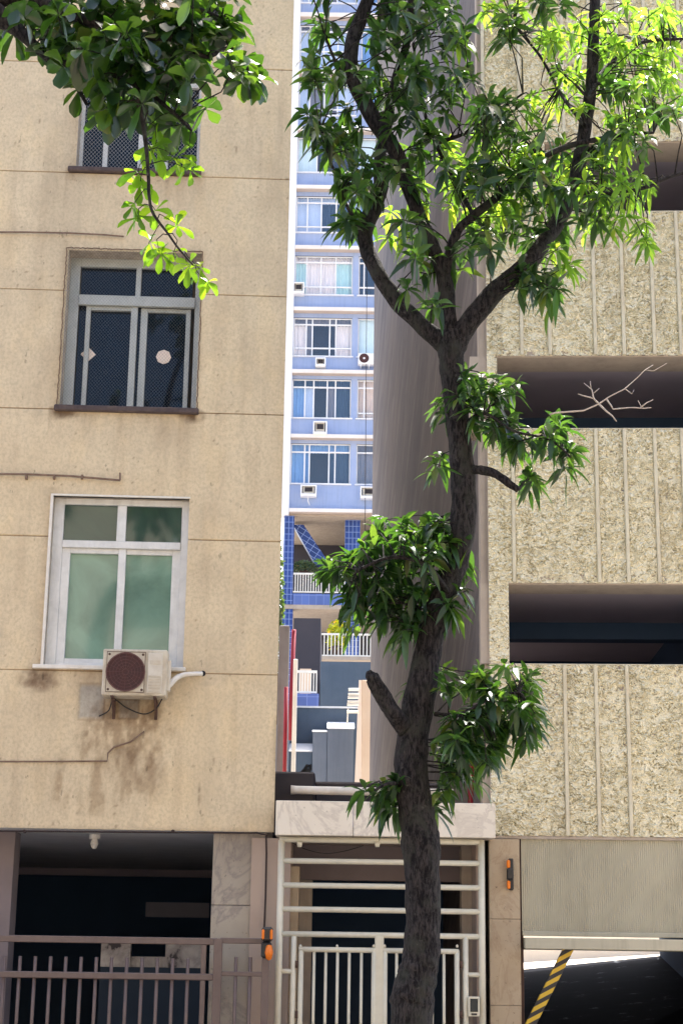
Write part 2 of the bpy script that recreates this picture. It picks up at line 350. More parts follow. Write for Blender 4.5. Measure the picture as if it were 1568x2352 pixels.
# ------------------------------------------------------------ numpy noise
def vnoise(x, y, seed):                        # smooth value noise, arrays in
    r = np.random.default_rng(seed).random((256, 256))
    xi = np.floor(x).astype(int); yi = np.floor(y).astype(int); fx = x-xi; fy = y-yi
    fx = fx*fx*(3-2*fx); fy = fy*fy*(3-2*fy)
    a = r[xi % 256, yi % 256]; b = r[(xi+1) % 256, yi % 256]; c = r[xi % 256, (yi+1) % 256]; d = r[(xi+1) % 256, (yi+1) % 256]
    return (a*(1-fx)+b*fx)*(1-fy)+(c*(1-fx)+d*fx)*fy
def fbm(x, y, seed, o=4):
    t = 0; a = 1; s = 0
    for i in range(o): t = t+a*vnoise(x*2**i, y*2**i, seed+i); s += a; a *= .5
    return t/s
def wallgrid(F, us, zs, holes, dispf=None, tintf=None):
    us = np.unique(np.round(us, 5)); zs = np.unique(np.round(zs, 5))
    U, Z = np.meshgrid(us, zs, indexing='ij'); W = dispf(U, Z) if dispf else np.zeros_like(U)
    P = np.array(F.o)[None, None]+U[..., None]*np.array(F.du)+W[..., None]*np.array(F.dn)+Z[..., None]*np.array([0, 0, 1])
    nu, nz = U.shape; mb = MB(); mb.v = [Vector(p) for p in P.reshape(-1, 3)]
    uc = (us[1:]+us[:-1])/2; zc = (zs[1:]+zs[:-1])/2; keep = np.ones((nu-1, nz-1), bool)
    for (a, b, c, d) in holes: keep &= ~(((uc > a) & (uc < b))[:, None] & ((zc > c) & (zc < d))[None])
    I, J = np.nonzero(keep)
    mb.f = [(int(i*nz+j), int((i+1)*nz+j), int((i+1)*nz+j+1), int(i*nz+j+1)) for i, j in zip(I, J)]; mb.m = [0]*len(mb.f)
    T = tintf(U, Z) if tintf else np.ones(U.shape+(3,))
    mb.col = np.concatenate([T.reshape(-1, 3), np.ones((nu*nz, 1))], 1); return mb
# ------------------------------------------------------------ setting: ground
G0 = Frame(784, 2194, 1, 0); G0.o = Vector((0, 0, 0))
def flat(name, x0, x1, y0, y1, z, mat, th=None):
    mb = MB()
    if th: mb.box(G0, x0, x1, -y1, -y0, z-th, z)
    else: mb.add([(x0, y0, z), (x1, y0, z), (x1, y1, z), (x0, y1, z)], [(0, 1, 2, 3)])
    return tag(obj(name, mb, mat), kind='structure')
flat('ground', -300, 300, -300, 400, -.02, M['paving'])
flat('road', -60, 60, -6, 9.6, -.012, M['asphalt'])
flat('kerb', -60, 60, 9.6, 9.75, .13, M['kerb'], .16)
flat('sidewalk', -60, 60, 9.75, 17.0, .125, M['paving'], .14)
# opposite side of the street: unseen row added to throw warm light back, reflected in windows
OP = thing('opposite_building', (0, -8, .1), 'unseen cream apartment row across the street behind the camera, added to bounce warm light', 'building')
G1 = Frame(784, 2194, 1, 0); G1.o = Vector((0, -8, 0)); G1.du = Vector((1, 0, 0)); G1.dn = Vector((0, 1, 0))
OPC = rough_paint('opposite_render', (.62, .50, .36), rough=.9)
obj('wall', MB().box(G1, -26, 26, -8, 0, .0, 15), OPC, OP)
for i in range(-8, 9):
    for j in range(5):
        wn_ = obj('window', MB().box(G1, i*3-.8, i*3+.8, .002, .05, 1.1+j*2.9, 2.6+j*2.9), M['glass_dark'], OP)
# ------------------------------------------------------------ LEFT BUILDING
LF = Frame(629, 1905, 17.3, 2.2)
zb = LF.px(300, 1906)[1]                       # bottom of the upper wall
W1 = LF.rect(112, 1142, 428, 1532); W2 = LF.rect(148, 578, 457, 938); W3 = LF.rect(184, 72, 463, 392)
LB = thing('cream_building', LF.p(-2.5, -.1, .12), 'cream rendered apartment building with scored wall joints, left of the gate', 'building')
grooves = [LF.px(330, y)[1] for y in (1237, 672, 945, 1544, 402, 150)]
def left_disp(U, Z):
    d = (fbm(U*1.1+9, Z*1.1, 3)-.5)*.012
    for g in grooves: d = d-np.where(np.abs(Z-g) < .004, .012, 0)
    return d
def blob(U, Z, c, r, soft=1.0):
    return np.clip(1-((U-c[0])/r[0])**2-((Z-c[1])/r[1])**2, 0, 1)**soft
def left_tint(U, Z):
    T = np.ones(U.shape+(3,))
    def mul(mask, c):
        nonlocal T
        T = T*(1-mask[..., None])+T*mask[..., None]*np.array(c)
    n1 = fbm(U*7, Z*3, 11); n2 = fbm(U*16, Z*16, 21); st = fbm(U*9+5, Z*.9, 31, 5); big = fbm(U*1.2+3, Z*.8+7, 77)
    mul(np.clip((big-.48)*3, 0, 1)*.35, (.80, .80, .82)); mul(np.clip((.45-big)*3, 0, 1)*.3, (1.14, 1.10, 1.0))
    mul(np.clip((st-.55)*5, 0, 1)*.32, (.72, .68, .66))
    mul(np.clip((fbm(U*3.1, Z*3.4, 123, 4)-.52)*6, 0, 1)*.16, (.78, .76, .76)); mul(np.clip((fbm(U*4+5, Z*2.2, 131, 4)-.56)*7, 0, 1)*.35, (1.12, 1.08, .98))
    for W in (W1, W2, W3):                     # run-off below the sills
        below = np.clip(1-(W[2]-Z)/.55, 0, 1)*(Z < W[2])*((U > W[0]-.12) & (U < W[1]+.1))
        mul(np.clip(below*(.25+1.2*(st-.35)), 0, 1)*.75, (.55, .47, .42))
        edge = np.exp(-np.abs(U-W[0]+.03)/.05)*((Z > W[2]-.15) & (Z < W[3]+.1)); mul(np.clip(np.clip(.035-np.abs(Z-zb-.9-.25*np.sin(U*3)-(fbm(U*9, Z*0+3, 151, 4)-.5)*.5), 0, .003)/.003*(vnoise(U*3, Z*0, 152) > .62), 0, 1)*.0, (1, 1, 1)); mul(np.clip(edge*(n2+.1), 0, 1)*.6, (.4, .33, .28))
    c = LF.px(300, 1690); mul(np.clip(blob(U, Z, c, (.62, .55))*2.2*(n1-.28)*1.8*(.25+2.2*(fbm(U*34, Z*15, 141, 4)-.22)), 0, .72), (.46, .38, .32))
    c = LF.px(240, 1790); mul(np.clip(blob(U, Z, c, (.75, .42))*2*(fbm(U*13, Z*3.4, 51, 5)-.38)*1.7*(.4+1.6*(fbm(U*40, Z*18, 145, 3)-.15)), 0, .6), (.48, .40, .33))
    c = LF.px(300, 1640); mul(np.clip(blob(U, Z, c, (.40, .20))*1.6*(n2-.15), 0, 1), (.45, .38, .34))
    c = LF.px(90, 1560); mul(np.clip(blob(U, Z, c, (.26, .16))*2*(n2-.1), 0, 1), (.35, .28, .24))
    for (x, y, a, b) in ((458, 1830, .02, .17), (152, 945, .2, .1), (440, 955, .18, .1)):
        c = LF.px(x, y); mul(np.clip(blob(U, Z, c, (a, b))*2.5*(n2-.2), 0, 1), (.3, .24, .2))
    for (x0, y0, x1, y1) in ((181, 1572, 240, 1652), (272, 1606, 320, 1652)):   # two grey filler patches
        a = LF.rect(x0, y0, x1, y1); q = .035
        inn = np.clip(np.minimum(np.minimum(U-a[0], a[1]-U), np.minimum(Z-a[2], a[3]-Z))/.02+(n2-.5), 0, 1)
        ring = np.clip(1-np.abs(np.minimum(np.minimum(U-a[0], a[1]-U), np.minimum(Z-a[2], a[3]-Z)))/.014, 0, 1)
        mul(inn*.9, (.68, .78, 1.0)); mul(ring*.75, (.35, .28, .24))
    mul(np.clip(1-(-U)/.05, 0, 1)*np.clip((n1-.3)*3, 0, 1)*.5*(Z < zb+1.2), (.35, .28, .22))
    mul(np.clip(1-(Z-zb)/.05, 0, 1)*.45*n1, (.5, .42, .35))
    for g in grooves: mul(np.where(np.abs(Z-g) < .0052, .55+.3*n1, 0), (.42, .33, .25))
    mul(np.clip((vnoise(U*42+3, Z*26, 91)-.92)*16, 0, 1)*.6*(vnoise(U*2.7, Z*2.3, 92) > .48), (.3, .22, .18))
    return np.clip(T, 0, 1.3)
hs = [W1, W2, W3]
us = np.concatenate([np.arange(-4.6, 0.001, .02), [0]]+[[h[0], h[1]] for h in hs])
zs = np.concatenate([np.arange(zb, 14.2, .02), [14.2]]+[[h[2], h[3]] for h in hs]+[[g-.0075, g-.0035, g+.0035, g+.0075] for g in grooves])
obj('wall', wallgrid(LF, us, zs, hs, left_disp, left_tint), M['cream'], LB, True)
def jamb(r, win):
    a, b, c, d = r; q = .02; mb = MB()
    P = [(a, c), (b, c), (b, d), (a, d)]; Q = [(a-q, c-q), (b+q, c-q), (b+q, d+q), (a-q, d+q)]
    vs = [LF.p(u, w, z) for w in (-.006, -.30) for L_ in (P, Q) for (u, z) in L_]; fs = []
    for k in range(4):
        n = (k+1) % 4; fs += [(k, n, 8+n, 8+k), (4+k, 12+k, 12+n, 4+n), (k, 4+k, 4+n, n), (8+k, 8+n, 12+n, 12+k)]
    return obj('jamb', MB().add(vs, fs), M['jamb'], win)
mb = MB()
SK = -.06                                      # lot lines run back slightly to the left
def skew_wall(F, u, w0, w1, z0, z1, th, m=0):
    vs = []
    for z in (z0, z1):
        for ww in (w0, w1):
            for t in (0, th):
                P = F.p(u, 0, z); vs.append(P+Vector((SK*(-ww), -ww, 0))+Vector((t, 0, 0)))
    return vs, [(0,1,3,2),(4,6,7,5),(0,4,5,1),(2,3,7,6),(0,2,6,4),(1,5,7,3)]
vs, fs = skew_wall(LF, -.22, -.02, -14, zb+.02, 14.2, .215); mb.add(vs, fs)
obj('side_wall', mb, M['ledge'], LB)
mb = MB().box(LF, -6, -4.6, -14, .0, zb, 14.2); mb.box(LF, -4.6, -.3, -14, -.02, 14.2, 14.4); mb.box(LF, -4.6, -.3, -14, -13.8, zb+.2, 14.2); obj('rear_wall', mb, M['cream' if False else 'ledge'], LB)
obj('ceiling', MB().box(LF, -4.6, -.02, -9, -.01, zb+.003, zb+.16), M['rail_w'], LB)
# ground floor: marble piers, dark garage
a = LF.rect(482, 1925, 606, 2400)
zj = LF.px(540, 2079)[1]
pb = MB().box(LF, a[0], a[1], -.55, -.06, zj+.002, zb-.002, bev=.004).box(LF, a[0], a[1], -.55, -.06, .1, zj-.002, bev=.004)
obj('marble_pier', pb, M['marble_p'], LB)
b_ = LF.px(610, 2000)[0]
obj('corner_pier', MB().box(LF, a[1]+.004, -.012, -.5, -.10, .1, zb-.002), M['grey_post'], LB)
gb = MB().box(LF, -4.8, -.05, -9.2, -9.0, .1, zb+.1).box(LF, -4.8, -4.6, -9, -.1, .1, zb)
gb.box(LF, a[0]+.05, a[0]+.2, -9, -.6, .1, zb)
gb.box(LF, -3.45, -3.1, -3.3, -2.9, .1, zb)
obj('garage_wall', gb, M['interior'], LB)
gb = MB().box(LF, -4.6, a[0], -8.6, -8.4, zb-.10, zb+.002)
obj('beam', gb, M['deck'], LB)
obj('floor', MB().box(LF, -4.6, -.05, -9, 0.2, .0, .14), M['deck'], LB)
q = LF.rect(335, 2073, 480, 2107, -5.5)
mb = MB().box(LF, q[0], q[1], -5.56, -5.5, q[2], q[3]); obj('garage_window', mb, M['cur_grey'], LB)
q = LF.rect(232, 2167, 470, 2222, -1.6); q2 = LF.rect(300, 2160, 380, 2222, -1.6)
mb = MB().box(LF, q[0], q2[0], -1.75, -1.6, .1, q[3]).box(LF, q2[1], q[1], -1.75, -1.6, .1, q[3]); mb.box(LF, q2[0], q2[1], -1.76, -1.65, .1, q[3]-.14)
mb = MB(); zq_ = q[2]
mb.box(LF, q[0], q2[0], -1.75, -1.6, zq_, q[3]).box(LF, q2[1], q[1], -1.75, -1.6, zq_, q[3]); mb.box(LF, q2[0], q2[1], -1.76, -1.65, zq_, q[3]-.14)
obj('peeling_band', mb, M['peel'], LB); obj('low_wall', MB().box(LF, q[0], q[1], -1.75, -1.59, .1, zq_-.002), rough_paint('dark_low_wall', (.016, .03, .05), rough=.8), LB)
q = LF.rect(-40, 1990, 18, 2400, -.5); obj('garage_pier', MB().box(LF, q[0], q[1], -.9, -.5, .1, zb), M['interior_wall'], LB)
# windows
def sash_frame(F, rect, w, members, depth=.05):
    """members: list of (u0,u1,z0,z1[,dw]) boxes"""
    mb = MB()
    for mm in members:
        dw = mm[4] if len(mm) > 4 else 0
        mb.box(F, mm[0], mm[1], w-depth+dw, w+dw, mm[2], mm[3], bev=.004)
    return mb
def lr(x0, y0, x1, y1, w=0): return LF.rect(x0, y0, x1, y1, w)
# window 1: white aluminium, frosted greenish panes
w = -.10; A = W1
fx = lambda f: A[0]+(A[1]-A[0])*f
fz = lambda f: A[2]+(A[3]-A[2])*f
mem = [(A[0], fx(.075), A[2], A[3]), (fx(.945), A[1], A[2], A[3]), (fx(.075), fx(.945), fz(.965), A[3]), (fx(.075), fx(.945), A[2], fz(.028)),
       (fx(.075), fx(.945), fz(.705), fz(.748), .012), (fx(.468), fx(.535), fz(.748), fz(.965), .004),
       (fx(.075), fx(.135), fz(.028), fz(.705), -.02), (fx(.49), fx(.545), fz(.028), fz(.705), -.01), (fx(.885), fx(.945), fz(.028), fz(.705), -.03),
       (fx(.135), fx(.49), fz(.675), fz(.705), -.022), (fx(.545), fx(.885), fz(.675), fz(.705), -.032), (fx(.135), fx(.49), fz(.028), fz(.055), -.022), (fx(.545), fx(.885), fz(.028), fz(.055), -.032)]
win = obj('window', sash_frame(LF, A, w, mem), M['alu'], LB); win['label'] = 'lower window with white frame and frosted green panes'; jamb(A, win)
obj('pane', MB().box(LF, fx(.1), fx(.93), w-.075, w-.065, fz(.04), fz(.70)), M['glass_green'], win)
obj('upper_pane', MB().box(LF, fx(.07), fx(.94), w-.045, w-.038, fz(.73), fz(.97)), M['glass_green_dark'], win)
obj('sill', MB().box(LF, A[0]-.11, A[1]+.03, -.12, .035, A[2]-.035, A[2]+.008, bev=.006), M['white_pl'], win)
mb = MB().box(LF, A[0]-.03, A[0]+.0, -.06, .02, A[2], A[3], bev=.004); mb.box(LF, A[0]-.03, A[1]+.01, -.06, .014, A[3], A[3]+.02, bev=.003); obj('architrave', mb, M['white_pl'], win)
def net(F, r, wv, step=.043, rad=.0016, name='safety_net'):
    mb = MB(); u0, u1, z0, z1 = r; H = z1-z0; k = u0-H*1.0
    s = 1.15
    def seg(a, b):
        t = (b-a); n = Vector((t.z*F.du.x, t.z*F.du.y, 0)); n = F.du*t.dot(Vector((0,0,1))) - Vector((0,0,1))*t.dot(F.du); n.normalize(); n *= rad
        d = F.dn*rad
        mb.add([a-n, a+d, a+n, b-n, b+d, b+n], [(0, 1, 4, 3), (1, 2, 5, 4), (2, 0, 3, 5)])
    c = u0-H/s
    while c < u1+H/s:
        for sg in (1, -1):
            # line u = c + sg*(z-z0)/s clipped
            zz0, zz1 = z0, z1
            ua = c; ub = c+sg*(z1-z0)/s
            lo, hi = 0.0, 1.0
            du_ = ub-ua
            t0 = (u0-ua)/du_; t1 = (u1-ua)/du_
            if t0 > t1: t0, t1 = t1, t0
            lo = max(lo, t0); hi = min(hi, t1)
            if hi-lo > .005:
                for h in range(2):
                    f0 = lo+(hi-lo)*h/2; f1 = lo+(hi-lo)*(h+1)/2
                    sag = .006
                    seg(F.p(ua+du_*f0, wv+(sag if h else 0), z0+(z1-z0)*f0), F.p(ua+du_*f1, wv+(0 if h else sag), z0+(z1-z0)*f1))
        c += step
    return mb
def border_cord(F, r, wv):
    pts = []; u0, u1, z0, z1 = r
    n = 60
    def line(a, b):
        for i in range(n):
            t = i/n; pts.append(F.p(a[0]+(b[0]-a[0])*t+random.uniform(-.006, .006), wv+random.uniform(-.004, .004), a[1]+(b[1]-a[1])*t+random.uniform(-.006, .006)))
    line((u0, z0), (u0, z1)); line((u0, z1), (u1, z1)); line((u1, z1), (u1, z0)); line((u1, z0), (u0, z0))
    return MB().tube(pts, .006, 5)
# window 2
A = W2; w = -.22
mem = [(A[0], fx(.075), A[2], A[3]), (fx(.955), A[1], A[2], A[3]), (fx(.075), fx(.955), fz(.945), A[3]), (fx(.075), fx(.955), A[2], fz(.012)),
       (fx(.075), fx(.955), fz(.69), fz(.755), .03), (fx(.50), fx(.54), fz(.755), fz(.945), .005),
       (fx(.135), fx(.17), fz(.012), fz(.69), -.01), (fx(.475), fx(.525), fz(.012), fz(.69), .0), (fx(.548), fx(.60), fz(.012), fz(.69), -.03), (fx(.89), fx(.925), fz(.012), fz(.69), -.03),
       (fx(.17), fx(.475), fz(.665), fz(.69), -.012), (fx(.60), fx(.89), fz(.665), fz(.69), -.032)]
win = obj('window', sash_frame(LF, A, w, mem), M['alu_grey'], LB); win['label'] = 'middle window behind a diamond safety net with dark panes'; jamb(A, win)
obj('pane', MB().box(LF, fx(.08), fx(.93), w-.075, w-.067, fz(.01), fz(.95)), M['glass_dark'], win)
obj('sill', MB().box(LF, A[0]-.055, A[1]+.035, -.3, .05, A[2]-.055, A[2]+.012, bev=.012), M['sill'], win)
obj('safety_net', net(LF, (A[0]-.02, A[1]+.01, A[2]+.01, A[3]+.015), .012, .036, .0007), M['net_dark'], win)
obj('net_cord', border_cord(LF, (A[0]-.025, A[1]+.012, A[2]+.012, A[3]+.02), .014), M['cord'], win)
# pale shapes added for blurred spots, and things seen in window 2
q = LF.px(376, 820, w-.06)
t = tag(obj('blurred_spot', MB().disc(LF, q[0], w-.066, q[1], .0, .085, .012, 8), M['cur_cream']), 'pale eight sided disc added for a blurred spot in the right pane of the netted middle window', 'ornament')
q = LF.px(203, 818, w-.06)
mb = MB().disc(LF, q[0], w-.066, q[1]+.02, 0, .085, .012, 4).box(LF, q[0]-.05, q[0]-.02, w-.064, w-.056, q[1]-.24, q[1]-.05)
tag(obj('blurred_spot', mb, M['cur_cream']), 'pale diamond with hanging strip added for a blurred spot behind the netted middle window', 'ornament')
for (x, y, s, wd_) in ((243, 931, .035, 'left'), (256, 929, .04, 'middle'), (268, 932, .03, 'right')):
    q = LF.px(x, y, w+.02); mb = MB()
    pts = [LF.p(q[0], w+.03, A[2]+.012+s*k) for k in (0, .4, .9, 1.3, 1.5)]
    mb.tube(pts, [s*.5, s*.75, s*.8, s*.45, .002], 10, wob=.12)
    tag(obj('shell_ornament', mb, M['cur_cream'], None, True), wd_ + ' of three pale shells on the sill of the netted middle window', 'ornament', 'shells on the window sill')
# window 3
A = W3; w = -.2
mem = [(A[0], fx(.03), A[2], A[3]), (fx(.97), A[1], A[2], A[3]), (fx(.03), fx(.97), fz(.95), A[3]), (fx(.03), fx(.97), A[2], fz(.02)),
       (fx(.195), fx(.235), fz(.02), fz(.66)), (fx(.485), fx(.53), fz(.02), fz(.66), .004), (fx(.70), fx(.735), fz(.02), fz(.66)), (fx(.03), fx(.97), fz(.66), fz(.71), .01), (fx(.485), fx(.53), fz(.71), fz(.95))]
win = obj('window', sash_frame(LF, A, w, mem), M['alu'], LB); win['label'] = 'top window behind safety net partly hidden by leaves'; jamb(A, win)
obj('pane', MB().box(LF, fx(.01), fx(.99), w-.05, w-.042, fz(.01), fz(.98)), M['glass_dark'], win)
obj('sill', MB().box(LF, A[0]-.085, A[1]+.03, -.3, .055, A[2]-.05, A[2]+.012, bev=.012), M['sill'], win)
obj('safety_net', net(LF, (A[0]-.005, A[1]+.005, A[2]+.01, A[3]+.01), .008, .043, .0011), M['net'], win)
# conduits on the wall
def path_thing(name, F, pts, r, mat, label, cat, w=.02, n=8, sm=0, group=None):
    P = [F.P(x, y, w) for x, y in pts]
    return tag(obj(name, MB().tube(P, r, n, sm=sm), mat, None, True), label, cat, group)
path_thing('conduit', LF, [(-60, 533), (60, 533), (160, 535), (240, 539), (285, 543)], .010, M['conduit'], 'thin brown conduit running along the cream wall just above the netted middle window', 'pipe', .03)
mb = MB()
P = [LF.P(x, y, .035) for x, y in ((-60, 1088), (60, 1089), (160, 1093), (276, 1103))]; mb.tube(P, .012, 8); mb.tube([LF.P(276, 1103, .035), LF.P(276, 1086, .035)], .010, 8)
for x in (62, 126, 190): mb.box(LF, LF.px(x, 1095)[0]-.012, LF.px(x, 1095)[0]+.012, 0, .05, LF.px(x, 1098)[1]-.02, LF.px(x, 1095)[1]+.01)
tag(obj('conduit', mb, M['conduit'], None), 'sagging conduit with hooked end between the lower and middle windows', 'pipe')
path_thing('conduit', LF, [(-60, 1749), (120, 1749), (247, 1748), (248, 1730), (262, 1716), (300, 1704), (332, 1680)], .008, M['conduit'], 'thin conduit under the stained patch below the air conditioner, bending up', 'pipe', .02)
mb = MB(); mb.tube([LF.P(x, y, .03) for x, y in ((-60, 1908), (60, 1909), (400, 1912), (590, 1913), (611, 1918), (612, 1960), (610, 2060), (607, 2130))], .010, 8)
for x in (58, 398): mb.disc(LF, LF.px(x, 1910)[0], .0, LF.px(x, 1910)[1], 0, .018, .05, 10)
tag(obj('cable', mb, M['conduit_dark'], None), 'black cable along the bottom edge of the cream wall, dropping beside the gate', 'cable')
mb = MB(); c = LF.p(LF.px(216, 1965, -.8)[0], -.8, zb)
mb.tube([c, c-Vector((0, 0, .05))], .06, 12); mb.tube([c-Vector((0, 0, .05)), c-Vector((0, 0, .10)), c-Vector((0, 0, .15))], [.03, .045, .02], 10)
tag(obj('ceiling_lamp', mb, M['white_pl'], None), 'small unlit bulb lamp on the ceiling of the left garage', 'lamp')
# outdoor AC unit
a = LF.rect(236, 1492, 384, 1598, .32)
t = thing('ac_condenser', LF.p((a[0]+a[1])/2, .1, a[2]), 'old cream outdoor air conditioner with rusty round fan hanging under the lower window', 'air conditioner')
W_, H_ = a[1]-a[0], a[3]-a[2]; w0, w1 = .06, .34
U = lambda f: a[0]+W_*f
Z = lambda f: a[2]+H_*f
obj('body', MB().box(LF, a[0], a[1], w0, w1, a[2], a[3], bev=.012), M['ac_body'], t)
mb = MB().box(LF, U(.06), U(.66), w1, w1+.01, Z(.06), Z(.94), bev=.004); obj('front_panel', mb, M['ac_body'], t)
fc = (U(.36), Z(.5)); fr = H_*.40
mb = MB(); g_ = .006
for (u0_, u1_, z0_, z1_) in ((U(.06), U(.66), Z(.94)-g_, Z(.94)), (U(.06), U(.66), Z(.06), Z(.06)+g_), (U(.06), U(.06)+g_, Z(.06)+g_, Z(.94)-g_), (U(.66)-g_, U(.66), Z(.06)+g_, Z(.94)-g_)): mb.box(LF, u0_, u1_, w1+.010, w1+.0125, z0_, z1_)
for (fu, fz_) in ((.10, .88), (.62, .88), (.10, .12), (.62, .12)): mb.disc(LF, U(fu), w1+.0102, Z(fz_), 0, .014, .002, 8)
obj('rusty_edge', mb, M['rust'], t)
obj('fan', MB().disc(LF, fc[0], w1+.01, fc[1], 0, fr, .006), M['ac_fan'], t)
mb = MB().disc(LF, fc[0], w1+.014, fc[1], fr, fr+.012, .012)
for k in range(1, 6): mb.disc(LF, fc[0], w1+.018, fc[1], fr*k/6-.0015, fr*k/6+.0015, .003)
for k in range(16):
    an = math.pi*2*k/16; mb.tube([LF.p(fc[0]+fr*.12*math.cos(an), w1+.02, fc[1]+fr*.12*math.sin(an)), LF.p(fc[0]+fr*math.cos(an), w1+.02, fc[1]+fr*math.sin(an))], .0016, 4)
obj('fan_grille', mb, rough_paint('worn_grille_wire', (.16, .08, .07), (.05, .03, .03), nscale=25, bs_=0), t)
obj('service_panel', MB().box(LF, U(.70), U(.93), w1, w1+.012, Z(.05), Z(.92), bev=.008), M['ac_side'], t)
mb = MB()
for k in range(6): mb.box(LF, U(.72), U(.91), w1+.012, w1+.02, Z(.08+.065*k), Z(.105+.065*k))
mb.box(LF, U(.73), U(.90), w1+.012, w1+.017, Z(.68), Z(.76)); obj('louvre', mb, M['ac_body'], t)
for f in (.14, .80):
    mb = MB().box(LF, U(f), U(f)+.03, .0, .33, Z(-.045), Z(-.002)).box(LF, U(f), U(f)+.03, 0, .03, Z(-.42), Z(-.045))
    mb.tube([LF.p(U(f)+.015, .02, Z(-.38)), LF.p(U(f)+.015, .28, Z(-.05))], .01, 6); obj('bracket', mb, M['rust'], t)
mb = MB().box(LF, U(.97)+.0, U(1.0)+.035, .2, .30, Z(.12), Z(.8), bev=.01); obj('valve_cover', mb, M['ac_side'], t)
P = [LF.P(386, 1578, .22), LF.P(400, 1562, .18), LF.P(418, 1551, .10), LF.P(440, 1548, .06), LF.P(464, 1547, .0)]
obj('insulated_pipe', MB().tube(P, [.03, .028, .026, .024, .024], 10, wob=.12, sm=5), M['white_pl'], t, True)
P = [LF.P(228, 1645, .03), LF.P(250, 1632, .06), LF.P(262, 1606, .12), LF.P(290, 1625, .12), LF.P(330, 1640, .12), LF.P(358, 1628, .12), LF.P(372, 1606, .2)]
obj('power_cable', MB().tube(P, .007, 6, sm=6), M['rubber'], t, True)
c = LF.px(464, 1547); mb = MB().disc(LF, c[0]+.01, .001, c[1], 0, .03, .004, 12); obj('wall_hole', mb, M['black'], t)
# ------------------------------------------------------------ LEFT FENCE
FF = Frame(629, 1905, 17.0, 1.2)
ft = thing('metal_fence', FF.p(-1.5, 0, .12), 'mauve brown metal railing fence with vertical bars in front of the left garage', 'fence')
def hbar(mb, F, x0, y0, x1, y1, th, dep=.05, w=0, zz=None):
    u0, z0 = F.px(x0, y0, w); u1, z1 = F.px(x1, y1, w); z = (z0+z1)/2 if zz is None else zz
    mb.box(F, u0, u1, w-dep/2, w+dep/2, z-th/2, z+th/2, bev=.006)
def vbar(mb, F, x, y, w=0, th=.03, zt=None, zbm=.14, dep=None, shape='round'):
    u = F.px(x, y, w)[0]
    if shape == 'round': mb.tube([F.p(u, w, zbm), F.p(u, w, zt)], th/2, 10)
    else: mb.box(F, u-th/2, u+th/2, w-(dep or th)/2, w+(dep or th)/2, zbm, zt, bev=.005)
zt = FF.px(200, 2198)[1]; zr = FF.px(250, 2241)[1]; zbeam = FF.px(250, 2159)[1]
mb = MB(); mb.box(FF, -6, FF.px(500, 2160)[0], -.03, .03, zbeam-.033, zbeam+.033, bev=.006); obj('top_beam', mb, M['fence'], ft)
mb = MB(); mb.box(FF, -6, FF.px(490, 2240)[0], -.035, .035, zr-.032, zr+.032, bev=.008); obj('rail', mb, M['fence'], ft)
mb = MB(); hbar(mb, FF, 506, 2160, 604, 2162, .055); obj('top_beam', mb, M['fence'], ft)
mb = MB(); hbar(mb, FF, 506, 2236, 604, 2238, .045); obj('rail', mb, M['fence'], ft)
mb = MB(); hbar(mb, FF, -100, 2700, 490, 2700, .05, zz=.3); obj('rail', mb, M['fence'], ft)
xs = [7+35.2*k for k in range(-6, 13)]
for x in xs:
    mb = MB(); vbar(mb, FF, x, 2280, .0, .036, zt); obj('bar', mb, M['fence'], ft, True)
for x, th in ((465, .05), (498, .085)):
    mb = MB(); vbar(mb, FF, x, 2280, 0, th, zbeam-.03 if th < .06 else zbeam+.03, shape='box'); obj('post', mb, M['fence'], ft)
for x in (540, 573):
    mb = MB(); vbar(mb, FF, x, 2280, 0, .036, zt+.02); obj('bar', mb, M['fence'], ft, True)
mb = MB(); vbar(mb, FF, 608, 2280, 0, .07, zbeam+.01, shape='box'); obj('post', mb, M['fence'], ft)
# orange and black exit signal beside the gate
sg = FF.rect(600, 2129, 627, 2206, .10); t = thing('exit_signal', FF.p((sg[0]+sg[1])/2, 0, sg[2]), 'black exit warning signal with two orange lenses beside the ivory gate', 'signal light')
W_ = sg[1]-sg[0]; H_ = sg[3]-sg[2]
obj('bracket', MB().box(FF, sg[0]+W_*.35, sg[0]+W_*.65, .03, .10, sg[2]+H_*.2, sg[2]+H_*.9), M['blackpl'], t)
obj('housing', MB().box(FF, sg[0]+W_*.02, sg[1]-W_*.02, .09, .17, sg[2]+H_*.56, sg[3], bev=.02).box(FF, sg[0], sg[1]-W_*.1, .08, .16, sg[2]+.02, sg[2]+H_*.56, bev=.02), M['blackpl'], t)
for (f0, f1, g0, g1) in ((.03, .26, .62, .93), (.74, .97, .62, .93)):
    obj('lens', MB().box(FF, sg[0]+W_*f0, sg[0]+W_*f1, .15, .182, sg[2]+H_*g0, sg[2]+H_*g1, bev=.015), M['orange'], t)
mb = MB(); cu, cz = sg[0]+W_*.68, sg[2]+H_*.24
mb.tube([FF.p(cu, .13, cz-.075), FF.p(cu, .145, cz-.06), FF.p(cu, .155, cz), FF.p(cu, .145, cz+.06), FF.p(cu, .13, cz+.075)], [.004, .03, .042, .03, .004], 12)
obj('lens', mb, M['orange'], t, True)
